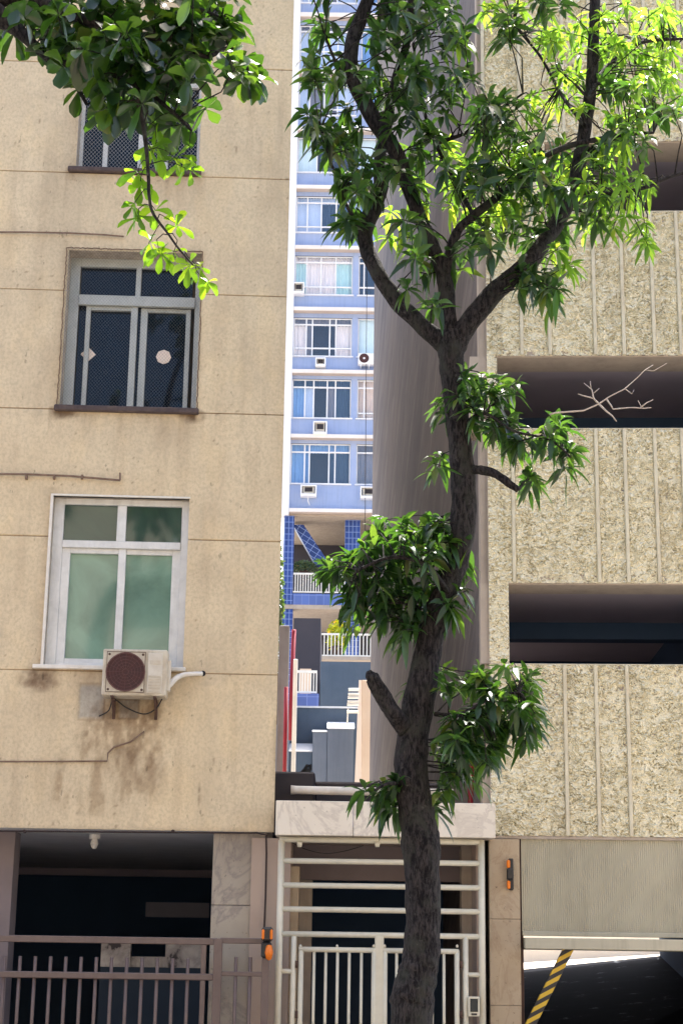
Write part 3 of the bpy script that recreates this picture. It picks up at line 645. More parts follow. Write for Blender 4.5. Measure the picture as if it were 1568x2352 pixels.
# ------------------------------------------------------------ GATE + PORTAL
GF = Frame(784, 1900, 17.12, 0)
pt = thing('stone_portal', GF.p(GF.px(880, 1900)[0], -.1, .12), 'white marble lintel and passage walls around the ivory pedestrian gate', 'doorway')
h = GF.rect(633, 1842, 1137, 1921, .14); um = GF.px(811, 1880, .14)[0]
zt_, zb_ = h[3], h[2]
obj('lintel', MB().box(GF, h[0], um-.0025, -.25, .14, zb_, zt_, bev=.004).box(GF, um+.0025, h[1], -.25, .14, zb_, zt_, bev=.004), M['marble_w'], pt)
obj('passage_ceiling', MB().box(GF, h[0]+.02, h[1]-.1, -4, -.26, zb_-.01, zb_+.12), M['soffit'], pt)
zc_ = GF.px(800, 1985, -1.2)[1]
obj('beam', MB().box(GF, h[0]+.02, h[1]-.1, -1.4, -1.2, zc_-.17, zb_-.012), M['interior_wall'], pt)
e0 = GF.px(666, 2100, -.4)[0]; e1 = GF.px(685, 2100, -.4)[0]
obj('passage_wall', MB().box(GF, h[0]-.25, e0, -4, -.2, .1, zb_-.012), M['soffit'], pt); obj('passage_wall', MB().box(GF, GF.px(1088, 2100, -.6)[0], h[1]-.08, -4, -.3, .1, zb_-.012), M['soffit'], pt)
obj('broken_edge', MB().box(GF, e0, e1, -.9, -.4, .1, GF.px(670, 1990, -.4)[1]), M['granite'], pt)
obj('inner_pier', MB().box(GF, GF.px(686, 2100, -1.3)[0], GF.px(716, 2100, -1.3)[0], -1.6, -1.3, .1, GF.px(700, 1992, -1.3)[1]), M['ledge'], pt); obj('inner_pier', MB().box(GF, GF.px(1060, 2100, -.9)[0], GF.px(1086, 2100, -.9)[0], -1.2, -.9, .1, zb_-.012), M['ledge'], pt)
obj('rear_wall', MB().box(GF, h[0], h[1]-.1, -4.2, -4, .1, zb_), M['interior'], pt)
obj('floor', MB().box(GF, h[0], h[1], -4, .1, .0, .135), M['deck'], pt)
gt = thing('pedestrian_gate', GF.p(GF.px(875, 2300)[0], .0, .13), 'ivory tubular metal gate with two leaves under the white marble lintel', 'gate')
def gh(mb, x0, x1, y, r=.026, w=.0):
    z = GF.px(870, y, w)[1]; mb.tube([GF.p(GF.px(x0, y, w)[0], w, z), GF.p(GF.px(x1, y, w)[0], w, z)], r, 12)
def gv(mb, x, y0, zbm=.14, r=.026, w=.0):
    u = GF.px(x, (y0+2352)/2, w)[0]; mb.tube([GF.p(u, w, zbm), GF.p(u, w, GF.px(x, y0, w)[1])], r, 12)
for x in (642, 1106): mb = MB(); gv(mb, x, 1930, r=.034); obj('post', mb, M['gate'], gt, True)
for x in (673, 1069): mb = MB(); gv(mb, x, 2150, r=.028); obj('post', mb, M['gate'], gt, True)
for y in (1931, 1980, 2036, 2091, 2148): mb = MB(); gh(mb, 642, 1106, y, .028 if y != 1931 else .030); obj('crossbar', mb, M['gate'], gt, True)
for x0, x1, y in ((642, 673, 2234), (1069, 1106, 2236), (642, 673, 2420), (1069, 1106, 2420)): mb = MB(); gh(mb, x0, x1, y, .024); obj('crossbar', mb, M['gate'], gt, True)
mb = MB(); u = GF.px(870, 2250)[0]; mb.box(GF, u-.045, u+.045, -.03, .03, .14, GF.px(870, 2150)[1], bev=.01); obj('centre_post', mb, M['gate'], gt)
for (xa, xb, bars) in ((690, 858, (720, 747, 774, 801, 829)), (883, 1049, (910, 937, 965, 992, 1019))):
    lf = MB()
    for x in (xa, xb): gv(lf, x, 2183, .2, .026, .01)
    gh(lf, xa-4, xb+4, 2183, .026, .01)
    z = .22; lf.tube([GF.p(GF.px(xa, 2280)[0], .01, z), GF.p(GF.px(xb, 2280)[0], .01, z)], .026, 12)
    l = obj('gate_leaf', lf, M['gate'], gt, True)
    for x in bars: mb = MB(); gv(mb, x, 2183, .22, .015, .01); obj('bar', mb, M['gate'], l, True)
    for x in (xa, (xa+xb)/2, xb): 
        mb = MB(); c = GF.P(x, 2172, .01); mb.tube([c-Vector((0, 0, .02)), c, c+Vector((0, 0, .012))], [.012, .014, .004], 8); obj('finial', mb, M['gate'], l, True)
for x in (681, 1058):
    for y in (2215, 2330): q = GF.P(x, y, .02); mb = MB().tube([q-Vector((0, 0, .035)), q+Vector((0, 0, .035))], .014, 8); obj('hinge', mb, M['rust'], gt, True)
for x in (688, 866): mb = MB(); c = GF.P(x, 1941, .02); mb.tube([c+Vector((0, 0, .03)), c-Vector((0, 0, .02))], [.03, .022], 10); obj('bracket', mb, M['gate'], gt, True)
q = GF.rect(1074, 2289, 1101, 2335, .05)
t = thing('intercom_panel', GF.p((q[0]+q[1])/2, .03, q[2]), 'dark intercom panel in ivory frame mounted on the right side of the gate', 'intercom')
obj('frame', MB().box(GF, q[0], q[1], .03, .075, q[2], q[3], bev=.008), M['gate'], t); obj('screen', MB().box(GF, q[0]+.02, q[1]-.02, .07, .080, q[2]+.045, q[3]-.02, bev=.003), M['glass_dark'], t)
obj('button', MB().box(GF, q[0]+.03, q[1]-.03, .074, .082, q[2]+.015, q[2]+.032, bev=.002), M['blackpl'], t)
wl = [GF.P(x, y, -.1) for x, y in ((670, 1935), (700, 1950), (745, 1960), (790, 1955), (835, 1942))]
tag(obj('cable', MB().tube(wl, .005, 5, sm=5), M['rubber'], None, True), 'thin black wire drooping behind the top of the ivory gate', 'cable')
# ------------------------------------------------------------ RIGHT BUILDING
RF = Frame(1127, 1925, 17.3, -3)
RB = thing('stucco_building', RF.p(1.5, -.1, .12), 'rough beige stucco building with vertical ribs and long dark openings, right of the gate', 'building')
zA0, zA1 = RF.px(1400, 1922)[1], RF.px(1400, 1528)[1]
zB0, zB1 = RF.px(1400, 1340)[1], RF.px(1400, 986)[1]
zC0, zC1 = RF.px(1400, 817)[1], RF.px(1400, 488)[1]
zD0, zD1 = RF.px(1400, 326)[1], 14.0
o1 = RF.px(1168, 1430)[0]; o2 = RF.px(1141, 900)[0]; o3 = RF.px(1250, 400)[0]
UE = 2.9
def st_disp(ribs):
    def f(U, Z):
        wp = fbm(U*13+2, Z*11, 61, 3); wp2 = fbm(U*5+8, Z*5, 64, 2); m1 = fbm(U*30, Z*38, 66, 2)
        ph = Z*27+wp*4.5+U*(wp2-.5)*8; f_ = ph-np.floor(ph)
        d = (1-f_)*.035*np.clip((m1-.30)*3.2, .15, 1)+(fbm(U*70, Z*70, 69, 2)-.5)*.010
        nn = fbm(U*24+2.5*wp2+Z*6, Z*44+3*wp, 81, 2); d = d-np.exp(-((nn-.5)/.05)**2)*.034*np.clip((fbm(U*20, Z*25, 83, 2)-.42)*6, 0, 1)
        for r in ribs: d = np.where(np.abs(U-r) < .024, .0, d)
        return d
    return f
def st_tint(U, Z):
    n = fbm(U*1.5, Z*1.1, 71); T = np.ones(U.shape+(3,)); st = fbm(U*7, Z*.7, 73)
    m = np.clip((n-.5)*3, 0, 1)*.3; T = T*(1-m[..., None]*np.array([.2, .24, .3]))
    m = np.clip((st-.56)*4, 0, 1)*.3; T = T*(1-m[..., None]*np.array([.4, .42, .45])); return T
rows = [(zA0, zA1, [(1299, 1725), (1371, 1725), (1443, 1725)], 'A'), (zB0, zB1, [(1178, 1160), (1371, 1160), (1437, 1160), (1507, 1160), (1570, 1160)], 'B'),
        (zC0, zC1, [(1196, 700), (1260, 700), (1362, 650), (1427, 650), (1496, 650)], 'C'), (zD0, zD1, [(1107, 150), (1190, 150), (1290, 150), (1352, 150), (1416, 150), (1480, 150), (1560, 150)], 'D')]
for z0, z1, rb, nm in rows:
    ru = [RF.px(x, y)[0] for x, y in rb]; k = ru[-1]+(.78 if nm == 'A' else .29)
    while k < UE-.1: ru.append(k); k += .29 if nm != 'A' else .33
    s_ = .0088
    us = np.concatenate([np.arange(0, UE, s_), [UE]]); zs = np.concatenate([np.arange(z0, z1, .0080), [z1]])
    obj('stucco_panel', wallgrid(RF, us, zs, [], st_disp(ru), st_tint), M['stucco'], RB)
    for r in ru:
        obj('rib', MB().box(RF, r-.019, r+.019, -.01, .034, z0+.004, z1-.004, bev=.006), M['rib'], RB)
    if nm != 'D': obj('coping', MB().box(RF, .0, UE, -.25, .012, z1-.002, z1+.012, bev=.004), M['rib'], RB)
# narrow stucco strips beside the openings
for (u1, z0, z1) in ((o1, zA1+.014, zB0), (o2, zB1+.014, zC0), (o3, zC1+.014, zD0)):
    obj('stucco_panel', wallgrid(RF, np.concatenate([np.arange(0, u1, .011), [u1]]), np.concatenate([np.arange(z0, z1, .011), [z1]]), [], st_disp([]), st_tint), M['stucco'], RB)
    obj('reveal', MB().box(RF, u1-.3, u1-.002, -.45, -.012, z0, z1), M['ledge'], RB)
for (u1, zz) in ((o1, zB0), (o2, zC0), (o3, zD0)):
    obj('lip', MB().box(RF, u1-.02, UE, -.50, -.004, zz-.012, zz+.10, bev=.01), M['ledge'], RB)
    obj('slab', MB().box(RF, .0, UE, -2.25, -.502, zz+.02, zz+.25), M['deck'], RB)
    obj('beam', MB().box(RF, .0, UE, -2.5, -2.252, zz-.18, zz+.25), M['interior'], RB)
for z1 in (zA1, zB1, zC1):
    obj('parapet', MB().box(RF, .0, UE, -.24, -.02, z1-.9, z1-.004), M['deck'], RB); obj('floor', MB().box(RF, 0, UE, -9, -.24, z1-1.0, z1-.9), M['deck'], RB)
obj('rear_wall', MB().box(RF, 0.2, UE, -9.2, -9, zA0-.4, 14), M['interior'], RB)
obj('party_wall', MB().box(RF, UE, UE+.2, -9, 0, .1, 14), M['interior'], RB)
obj('roof', MB().box(RF, 0.2, UE, -9, -.03, 13.8, 14.0), M['deck'], RB)
# side wall along the gap, set back behind a narrow return
P0 = RF.p(0, 0, 0); pf = tp(857, 900, 32.0)
def side_slab(p0, p1, z0, z1, th=.2, z2=24.0):
    d = (p1-p0); n = Vector((-d.y, d.x, 0)).normalized()*(-th)
    vs = [Vector((q.x, q.y, z0 if z == z0 else (z1 if q is p0 else z2)))+m for z in (z0, z1) for m in (Vector((0, 0, 0)), n) for q in (p0, p1)]
    return MB().add(vs, [(0,1,3,2),(4,6,7,5),(0,4,5,1),(2,3,7,6),(0,2,6,4),(1,5,7,3)])
pr = P0+RF.dn*(-.5)+RF.du*(-.002); n0 = tp(1105, 1500, 18.0)
obj('corner_return', MB().box(RF, -.008, .012, -.6, -.001, zA0-.02, 14), M['ledge'], RB)
ps = Vector((RF.p(-.075, -.62, 0).x, RF.p(-.075, -.62, 0).y, 0))
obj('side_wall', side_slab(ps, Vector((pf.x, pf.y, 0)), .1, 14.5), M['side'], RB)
obj('pilaster', MB().box(RF, -.085, -.009, -.62, -.05, zA0-.02, 14), M['ledge'], RB)
# ground floor: travertine pier, shutter, tilting door
e = RF.rect(1117, 1932, 1195, 2400, .03)
zs_ = [zA0-.035, RF.px(1155, 2111)[1], RF.px(1155, 2309)[1], .12]
mb = MB()
for k in range(3): mb.box(RF, e[0]+.03, e[1], -.35, .03, zs_[k+1]+.0015, zs_[k]-.0015, bev=.003)
obj('stone_pier', mb, M['granite'], RB)
obj('edge_strip', MB().box(RF, .005, UE, -.3, .006, zA0-.03, zA0-.002), M['ledge'], RB)
sh = RF.rect(1197, 1936, 1568, 2146, -.02); pitch_ = .021
mb = MB(); us = np.arange(sh[0], UE, pitch_/4); vs = []
for i, u_ in enumerate(us):
    ww = -.03+(.007 if (i % 4) in (0, 1) else 0); vs += [RF.p(u_, ww, sh[2]+.02), RF.p(u_, ww, zA0-.03)]
mb.add(vs, [(2*i, 2*i+2, 2*i+3, 2*i+1) for i in range(len(us)-1)])
obj('shutter', mb, M['shutter'], RB)
obj('shutter_edge', MB().box(RF, sh[0], UE, -.05, .0, sh[2]-.025, sh[2]+.02, bev=.005), M['shutter'], RB)
z_a, z_b = RF.px(1400, 2156, .25)[1], RF.px(1400, 2182, .25)[1]
obj('garage_door', MB().box(RF, RF.px(1205, 2170, .25)[0], UE, -1.6, .25, z_b, z_a, bev=.006), M['shutter'], RB)
obj('door_guide', MB().box(RF, e[1]+.003, e[1]+.03, -.1, -.045, .12, zA0-.03), M['rust'], RB)
obj('pier_back', MB().box(RF, e[0]+.04, e[1]+.05, -.6, -.352, .1, zA0-.03), M['interior_wall'], RB)
# garage interior with ramp
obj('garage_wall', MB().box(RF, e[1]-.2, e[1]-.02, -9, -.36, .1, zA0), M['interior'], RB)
zl, zr_ = RF.px(1205, 2226, -9)[1], RF.px(1568, 2190, -9)[1]; ul_, ur_ = RF.px(1205, 2226, -9)[0]-1.5, RF.px(1568, 2190, -9)[0]+2
kk = (zr_-zl)/(ur_-2-ul_-1.5); zL, zR = zl-1.5*kk, zr_+2*kk
obj('rear_yard', MB().add([RF.p(ul_, -9.0, zL), RF.p(ur_, -9.0, zR), RF.p(ur_+2, -22, zR), RF.p(ul_-1, -22, zL)], [(0, 1, 2, 3)]), M['light_wall'], RB)
obj('yard_wall', MB().box(RF, ul_-3, ur_+4, -22.3, -22, zL-.5, 3.2), M['light_wall'], RB)
mb = MB(); mb.add([RF.p(e[1]-.3, -.1, .13), RF.p(UE, -.1, .13), RF.p(ur_, -8.99, zR), RF.p(ul_, -8.99, zL)], [(0, 1, 2, 3)])
m_, nt_, b_ = newmat('ramp_painted_glints'); v_ = coords(nt_)
nt_.links.new(ramp(nt_, noise(nt_, coords(nt_, (1, 1, 3)), 3.2, 6, .7), [(.5, (.006, .007, .012)), (.62, (.012, .013, .02)), (.70, (.16, .18, .2))]), b_.inputs['Base Color']); b_.inputs['Roughness'].default_value = .9; b_.inputs['Specular IOR Level'].default_value = .05  # pale patches paint wet reflections into the matt ramp colour
obj('ramp', mb, m_, RB)
P1, P2 = RF.P(1308, 2172, .05), RF.P(1208, 2372, .05)
mb = MB(); d_ = (P2-P1).normalized(); n_ = Vector((-d_.z, 0, d_.x)).normalized()*.048; dd = Vector((0, .03, 0))
vs = [q+s1*n_+s2*dd for q in (P1, P2+d_*1.0) for s1 in (-1, 1) for s2 in (-1, 1)]
mb.add(vs, [(0,1,3,2),(4,6,7,5),(0,4,5,1),(2,3,7,6),(0,2,6,4),(1,5,7,3)])
a_ = thing('striped_arm', P2, 'yellow and black striped diagonal arm under the right garage door', 'barrier arm'); obj('arm', mb, M['stripe'], a_)
obj('pivot', MB().tube([P1+Vector((0, -.04, 0)), P1+Vector((0, .08, 0))], .03, 10), M['rust'], a_)
# slim orange and black signal on the stone pier
sg = RF.rect(1163, 1972, 1178, 2045, .06); t = thing('exit_signal', RF.p((sg[0]+sg[1])/2, .03, sg[2]), 'slim black and orange warning signal seen edge on, fixed to the pink stone pier', 'signal light')
H_ = sg[3]-sg[2]
obj('housing', MB().box(RF, sg[0], sg[1], .03, .12, sg[2]+H_*.33, sg[2]+H_*.68, bev=.01).box(RF, sg[0]+.015, sg[1], .03, .10, sg[2], sg[3], bev=.01), M['blackpl'], t)
for g0, g1 in ((.04, .30), (.70, .95)): obj('lens', MB().box(RF, sg[0]-.0, sg[0]+.035, .04, .108, sg[2]+H_*g0, sg[2]+H_*g1, bev=.01), M['orange'], t)
# ------------------------------------------------------------ BLUE BUILDING
BF = Frame(784, 1178, 66.7, 0)
BB = thing('blue_building', BF.p(0, -1, .1), 'tall pale blue apartment block with white floor bands, behind the alley', 'building')
XL, XR = 664, 1000
uL = BF.px(660, 1100)[0]; uR = BF.px(1000, 1100)[0]
zt_b = 44
sl_y = [(1173, 1181), (1003, 1011), (855, 863), (712, 720), (571, 579), (433, 441), (300, 308), (170, 178), (38, 47)]
slz = [(BF.px(760, b)[1], BF.px(760, a)[1]) for a, b in sl_y]
stp = slz[-1][0]-slz[-2][0]; k = slz[-1][0]
while k < 43: k += stp; slz.append((k, k+.14))
obj('corner_column', MB().box(BF, uL-3.5, uL+.10, -.4, .32, slz[0][0]-.1, zt_b), M['winwhite'], BB)
win_specs = [
 # y0,y1,transoms, left window mullion xs (from 665 to 804), pane colours, right window
 dict(y=(1019, 1111), tr=(1038,), mx=(699, 710, 755, 769), cur=['cur_blue', 'cur_blue', None, 'cur_navy', 'cur_navy'], top='cur_blue', rc='cur_grey'),
 dict(y=(871, 960), tr=(889,), mx=(700, 720, 751, 770), cur=['cur_blue', 'cur_sky', None, 'cur_grey', 'cur_navy'], top='cur_navy', rc='cur_cream', rtr=947),
 dict(y=(730, 818), tr=(745, 799), mx=(703, 717, 757, 771), cur=['cur_white', 'cur_grey', None, 'room', 'cur_white'], top='cur_grey', rc='cur_ice', rplain=True),
 dict(y=(588, 677), tr=(602, 658), mx=(704, 737, 771), cur=['cur_cyan', 'cur_white', 'cur_white', 'cur_cyan'], top='cur_white', rc='cur_navy', rtr=658),
 dict(y=(451, 534), tr=(465, 520), mx=(706, 738, 772), cur=['cur_sky', 'cur_sky', 'cur_navy', 'cur_navy'], top='cur_sky', rc='cur_blue'),
 dict(y=(316, 396), tr=(), mx=(728,), cur=['cur_ice', None], top='cur_sky', rc='cur_ice'),
 dict(y=(190, 265), tr=(198, 250), mx=(711, 745, 775), cur=['cur_sky', 'cur_grey', 'cur_grey', 'cur_sky'], top='cur_sky', rc='cur_blue'),
 dict(y=(58, 160), tr=(71, 117), mx=(712, 744, 776), cur=['cur_sky', 'cur_sky', 'cur_sky', 'cur_sky'], top='cur_grey', rc='cur_blue'),
 dict(y=(-82, 7), tr=(-66, -12), mx=(710, 742, 775), cur=['cur_sky', 'cur_sky', 'cur_grey', 'cur_sky'], top='cur_sky', rc='cur_blue')]
WX0, WX1 = 667, 805
u_w0 = BF.px(667, 1065)[0]; u_w1 = BF.px(804, 1065)[0]; u_r0 = BF.px(818, 1065)[0]; u_r1 = u_r0+1.25
def curtain(F, u0, u1, w, z0, z1, nfold=6, amp=.03):
    mb = MB(); n = nfold*6; vs = []
    for i in range(n+1):
        t_ = i/n; ww = w+amp*math.sin(t_*nfold*2*math.pi+random.random()*.6)
        vs += [F.p(u0+(u1-u0)*t_, ww, z0), F.p(u0+(u1-u0)*t_, ww*.5+w*.5, z1)]
    return mb.add(vs, [(2*i, 2*i+2, 2*i+3, 2*i+1) for i in range(n)])
holes = []
for i, s in enumerate(win_specs):
    z0 = BF.px(735, s['y'][1])[1]; z1 = BF.px(735, s['y'][0])[1]; s['z'] = (z0, z1)
    holes += [(u_w0, u_w1, z0, z1), (u_r0, u_r1, z0, z1)]
us = np.array([uL+.05, u_w0, u_w1, u_r0, u_r1, uR]); zs = np.concatenate([[slz[0][0]+.05, zt_b]]+[[h[2], h[3]] for h in holes])
obj('wall', wallgrid(BF, us, zs, holes), M['blue'], BB)
bm_ = MB().box(BF, uL, uR, -9, -8.8, .1, zt_b).box(BF, uR-.2, uR, -8.8, -.02, .1, zt_b).box(BF, uL, uL+.15, -8.8, -.41, slz[0][0]+.1, zt_b).box(BF, uL, uR, -9, -.02, zt_b, zt_b+.2)
obj('rear_wall', bm_, M['blue'], BB)
for i, (a, b) in enumerate(slz):
    obj('floor_band', MB().box(BF, uL+.11, uR, -.3, .34, a, b), M['slab'], BB)
    obj('band_underside_bounce', MB().box(BF, uL+.11, uR, .002, .30, a-.012, a-.001), M['slab_under'], BB)  # thin sheet coloured for the warm bounce under each band
for i, s in enumerate(win_specs):
    z0, z1 = s['z']; w = -.06
    for (ua, ub, mx, trs, cur) in ((u_w0, u_w1, s['mx'], s['tr'], s['cur']), (u_r0, u_r1, (836,) if i in (1, 3) else (), (s['rtr'],)+s['tr'][:1] if 'rtr' in s else s['tr'][:1], [s['rc']]*2)):
        if s.get('rplain') and ua == u_r0: mx, trs = (), ()
        fm = MB(); T = .045
        for bx in ((ua, ua+T, z0, z1), (ub-T, ub, z0, z1), (ua+T, ub-T, z1-T, z1), (ua+T, ub-T, z0, z0+T)): fm.box(BF, bx[0], bx[1], w-.05, w, bx[2], bx[3])
        mu = [BF.px(x, (s['y'][0]+s['y'][1])/2)[0] for x in mx]
        for u_ in mu: fm.box(BF, u_-.028, u_+.028, w-.045, w-.004, z0+T, z1-T)
        tz = [BF.px(735, y)[1] for y in trs]
        for z_ in tz: fm.box(BF, ua+T, ub-T, w-.05, w+.008, z_-.03, z_+.03)
        wn = obj('window', fm, M['winwhite'], BB)
        obj('pane', MB().box(BF, ua+.02, ub-.02, w-.03, w-.022, z0+.02, z1-.02), M['glass_clear'], wn)
        obj('sill', MB().box(BF, ua-.06, ub+.06, -.02, .08, z0-.05, z0-.001), M['winwhite'], wn)
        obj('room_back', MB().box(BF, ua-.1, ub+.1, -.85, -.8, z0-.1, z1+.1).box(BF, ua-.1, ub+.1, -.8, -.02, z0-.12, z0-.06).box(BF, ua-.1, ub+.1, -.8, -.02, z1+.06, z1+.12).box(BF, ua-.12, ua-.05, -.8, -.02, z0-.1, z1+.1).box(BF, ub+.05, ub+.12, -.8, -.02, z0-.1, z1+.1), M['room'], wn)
        ed = [ua+.02]+mu+[ub-.02]; ztop = tz[0] if tz else z1
        for j in range(len(ed)-1):
            c = cur[j] if j < len(cur) else None
            if c: obj('curtain', curtain(BF, ed[j]+.02, ed[j+1]-.02, -.22, z0, ztop, max(2, int((ed[j+1]-ed[j])*7)), .035 if c not in ('cur_ice', 'cur_sky') else .004), M[c], wn)
        if tz: obj('curtain', curtain(BF, ua+.03, ub-.03, -.24, ztop, z1, 18, .03), M[s['top'] if ua == u_w0 else s['rc']], wn)
# air conditioners on it
def win_ac(x0, y0, x1, y1, label):
    a = BF.rect(x0, y0, x1, y1, .3); t = thing('window_air_conditioner', BF.p((a[0]+a[1])/2, .1, a[2]), label, 'air conditioner', 'box air conditioners on the blue wall')
    w_, h_ = a[1]-a[0], a[3]-a[2]
    mb = MB().box(BF, a[0], a[0]+.06, .01, .42, a[2], a[3]).box(BF, a[1]-.06, a[1], .01, .42, a[2], a[3]).box(BF, a[0]+.06, a[1]-.06, .01, .42, a[3]-.05, a[3]).box(BF, a[0]+.06, a[1]-.06, .01, .42, a[2], a[2]+.09)
    obj('casing', mb, M['winwhite'], t); obj('body', MB().box(BF, a[0]+.1, a[1]-.1, .01, .34, a[2]+.11, a[3]-.06, bev=.02), M['ac_side'], t)
    obj('grille', MB().box(BF, a[0]+w_*.26, a[1]-w_*.26, .34, .36, a[2]+h_*.40, a[3]-h_*.2), M['room'], t)
win_ac(690, 1115, 727, 1140, 'box air conditioner with a hanging drain tube, lowest on the left of the blue block')
win_ac(827, 1119, 866, 1145, 'box air conditioner on the blue block cut off by the concrete side wall')
win_ac(719, 969, 751, 998, 'box air conditioner below the window with a dark open sash and blue curtains')
win_ac(724, 823, 748, 843, 'small box air conditioner below the window with white curtains, beside a round fan unit')
win_ac(672, 650, 699, 675, 'box air conditioner in the lower left corner of a curtained window')
P = [BF.P(708, 1138, .3), BF.P(707, 1150, .25), BF.P(711, 1160, .1)]
tag(obj('drain_tube', MB().tube(P, .02, 6), M['winwhite']), 'thin white drain tube hanging below the lowest left box air conditioner', 'pipe')
a = BF.rect(822, 813, 862, 838, .3); t = thing('split_air_conditioner', BF.p(a[0], .1, a[2]), 'white split air conditioner with round fan on brackets on the blue wall', 'air conditioner')
obj('body', MB().box(BF, a[0], a[1], .08, .42, a[2], a[3], bev=.02), M['winwhite'], t)
hh = a[3]-a[2]; obj('fan', MB().disc(BF, a[0]+hh*.52, .42, a[2]+hh*.52, .05, hh*.42, .01), M['ac_fan'], t)
obj('bracket', MB().box(BF, a[0]+.1, a[0]+.14, .0, .42, a[2]-.1, a[2]-.005).box(BF, a[1]-.3, a[1]-.26, 0, .42, a[2]-.1, a[2]-.005), M['winwhite'], t)
P = [BF.P(843, 560, .4), BF.P(841, 800, .4), BF.P(839, 1100, .4), BF.P(838, 1230, .4)]
tag(obj('cable', MB().tube(P, .012, 4), M['rubber']), 'thin black cable hanging down the front of the blue block', 'cable')
# open terraces under the flats
z_c = slz[0][0]
obj('soffit', MB().box(BF, uL-.05, uR, -8, .0, z_c-.1, z_c-.02), M['ledge'], BB)
zt1 = BF.px(735, 1364)[1]; zt0 = BF.px(735, 1391)[1]
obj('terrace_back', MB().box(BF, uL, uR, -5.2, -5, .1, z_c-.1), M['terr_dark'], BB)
obj('terrace_parapet', MB().box(BF, uL+.34, uR, -.2, .02, zt0+.02, zt1), M['tile_l'], BB)
obj('terrace_slab', MB().box(BF, uL-.05, uR, -5, .03, zt0-.15, zt0+.02), M['ledge'], BB)
zlow = 1
obj('tiled_column', MB().box(BF, uL-.1, uL+.33, -.4, .04, zt0+.03, z_c-.1), M['tile'], BB)
obj('tiled_column', MB().box(BF, uL-.1, uL+.35, -.4, -.02, 1, zt0-.16), M['tile'], BB)
a = BF.rect(791, 1205, 826, 1391, -.5); obj('tiled_column', MB().box(BF, a[0], a[1], -1, -.5, zt0+.03, z_c-.1), M['tile'], BB)
obj('tiled_column', MB().box(BF, a[0], a[1], -1, -.5, 1, zt0-.16), M['tile'], BB)
pa = [BF.P(x, y, -.9) for x, y in ((673, 1205), (697, 1205), (757, 1296), (724, 1296))]; bk = Vector((0, .5, 0))
mb = MB().add([p for p in pa]+[p+bk for p in pa], [(0,1,2,3),(4,7,6,5),(0,4,5,1),(1,5,6,2),(2,6,7,3),(3,7,4,0)])
obj('slanted_strut', mb, M['tile_d'], BB)
def railing(F, x0, x1, yt, yb, n, name, label, depth=0, parent=None, th=.04):
    a = F.rect(x0, yt, x1, yb, depth); mb = MB()
    mb.box(F, a[0], a[1], depth-.03, depth+.03, a[3]-.07, a[3]).box(F, a[0], a[1], depth-.03, depth+.03, a[2], a[2]+.05)
    for k in range(n+1): u_ = a[0]+th/2+(a[1]-a[0]-th)*k/n; mb.box(F, u_-th/2, u_+th/2, depth-.02, depth+.02, a[2]+.05, a[3]-.07)
    return mb
obj('railing', railing(BF, 671, 858, 1317, 1362, 31, '', ''), M['rail_w'], BB)
TB = Frame(784, 1178, 60, 0)
bt = thing('balcony', TB.P(795, 1520, -.5), 'concrete balcony with white railing and yellow leaves below the tiled terrace', 'balcony')
a = TB.rect(733, 1508, 862, 1516, .0); obj('slab', MB().box(TB, a[0], a[1], -2.5, .05, a[2], a[3]), M['ledge'], bt)
obj('railing', railing(TB, 735, 860, 1455, 1508, 15, '', ''), M['rail_w'], bt)
obj('side_railing', MB().box(TB, a[0], a[0]+.05, -2.2, -.06, TB.px(735, 1462)[1]-.06, TB.px(735, 1462)[1]), M['rail_w'], bt)
def bushy(name, F, x, y, wv, r, n, mat, label, cat, ls=.12, squash=1.0):
    c = F.P(x, y, wv); mb = MB()
    for k in range(n):
        d = Vector((random.gauss(0, 1), random.gauss(0, 1), random.gauss(0, 1))).normalized()*r*random.random()**.4; d.z *= squash
        q = c+d; a = Vector((random.uniform(-1, 1), random.uniform(-1, 1), random.uniform(-1, 1))).normalized()*ls; b = a.cross(Vector((random.random(), random.random(), random.random()))).normalized()*ls*.35
        mb.add([q-a, q+b, q+a, q-b], [(0, 1, 2, 3)])
    t = thing(name, c-Vector((0, 0, r*squash)), label, cat); obj('foliage', mb, mat, t)
    obj('pot', MB().tube([c-Vector((0, 0, r*squash+.25)), c-Vector((0, 0, r*squash*.6))], [.18, .24], 12), M['rust'], t)
bushy('potted_plant', BF, 700, 1303, -.5, .52, 420, M['plant'], 'grey green bushy plant behind the white railing of the tiled terrace', 'plant', .10, .5)
bushy('potted_plant', TB, 774, 1462, -.5, .42, 420, M['plant_y'], 'bright yellow green shrub behind the white balcony railing', 'plant', .11, 1.5)
bushy('potted_plant', BF, 838, 1300, -.6, .45, 300, M['plant'], 'bushy plant at the right end of the tiled terrace behind mango leaves', 'plant', .10, .5)
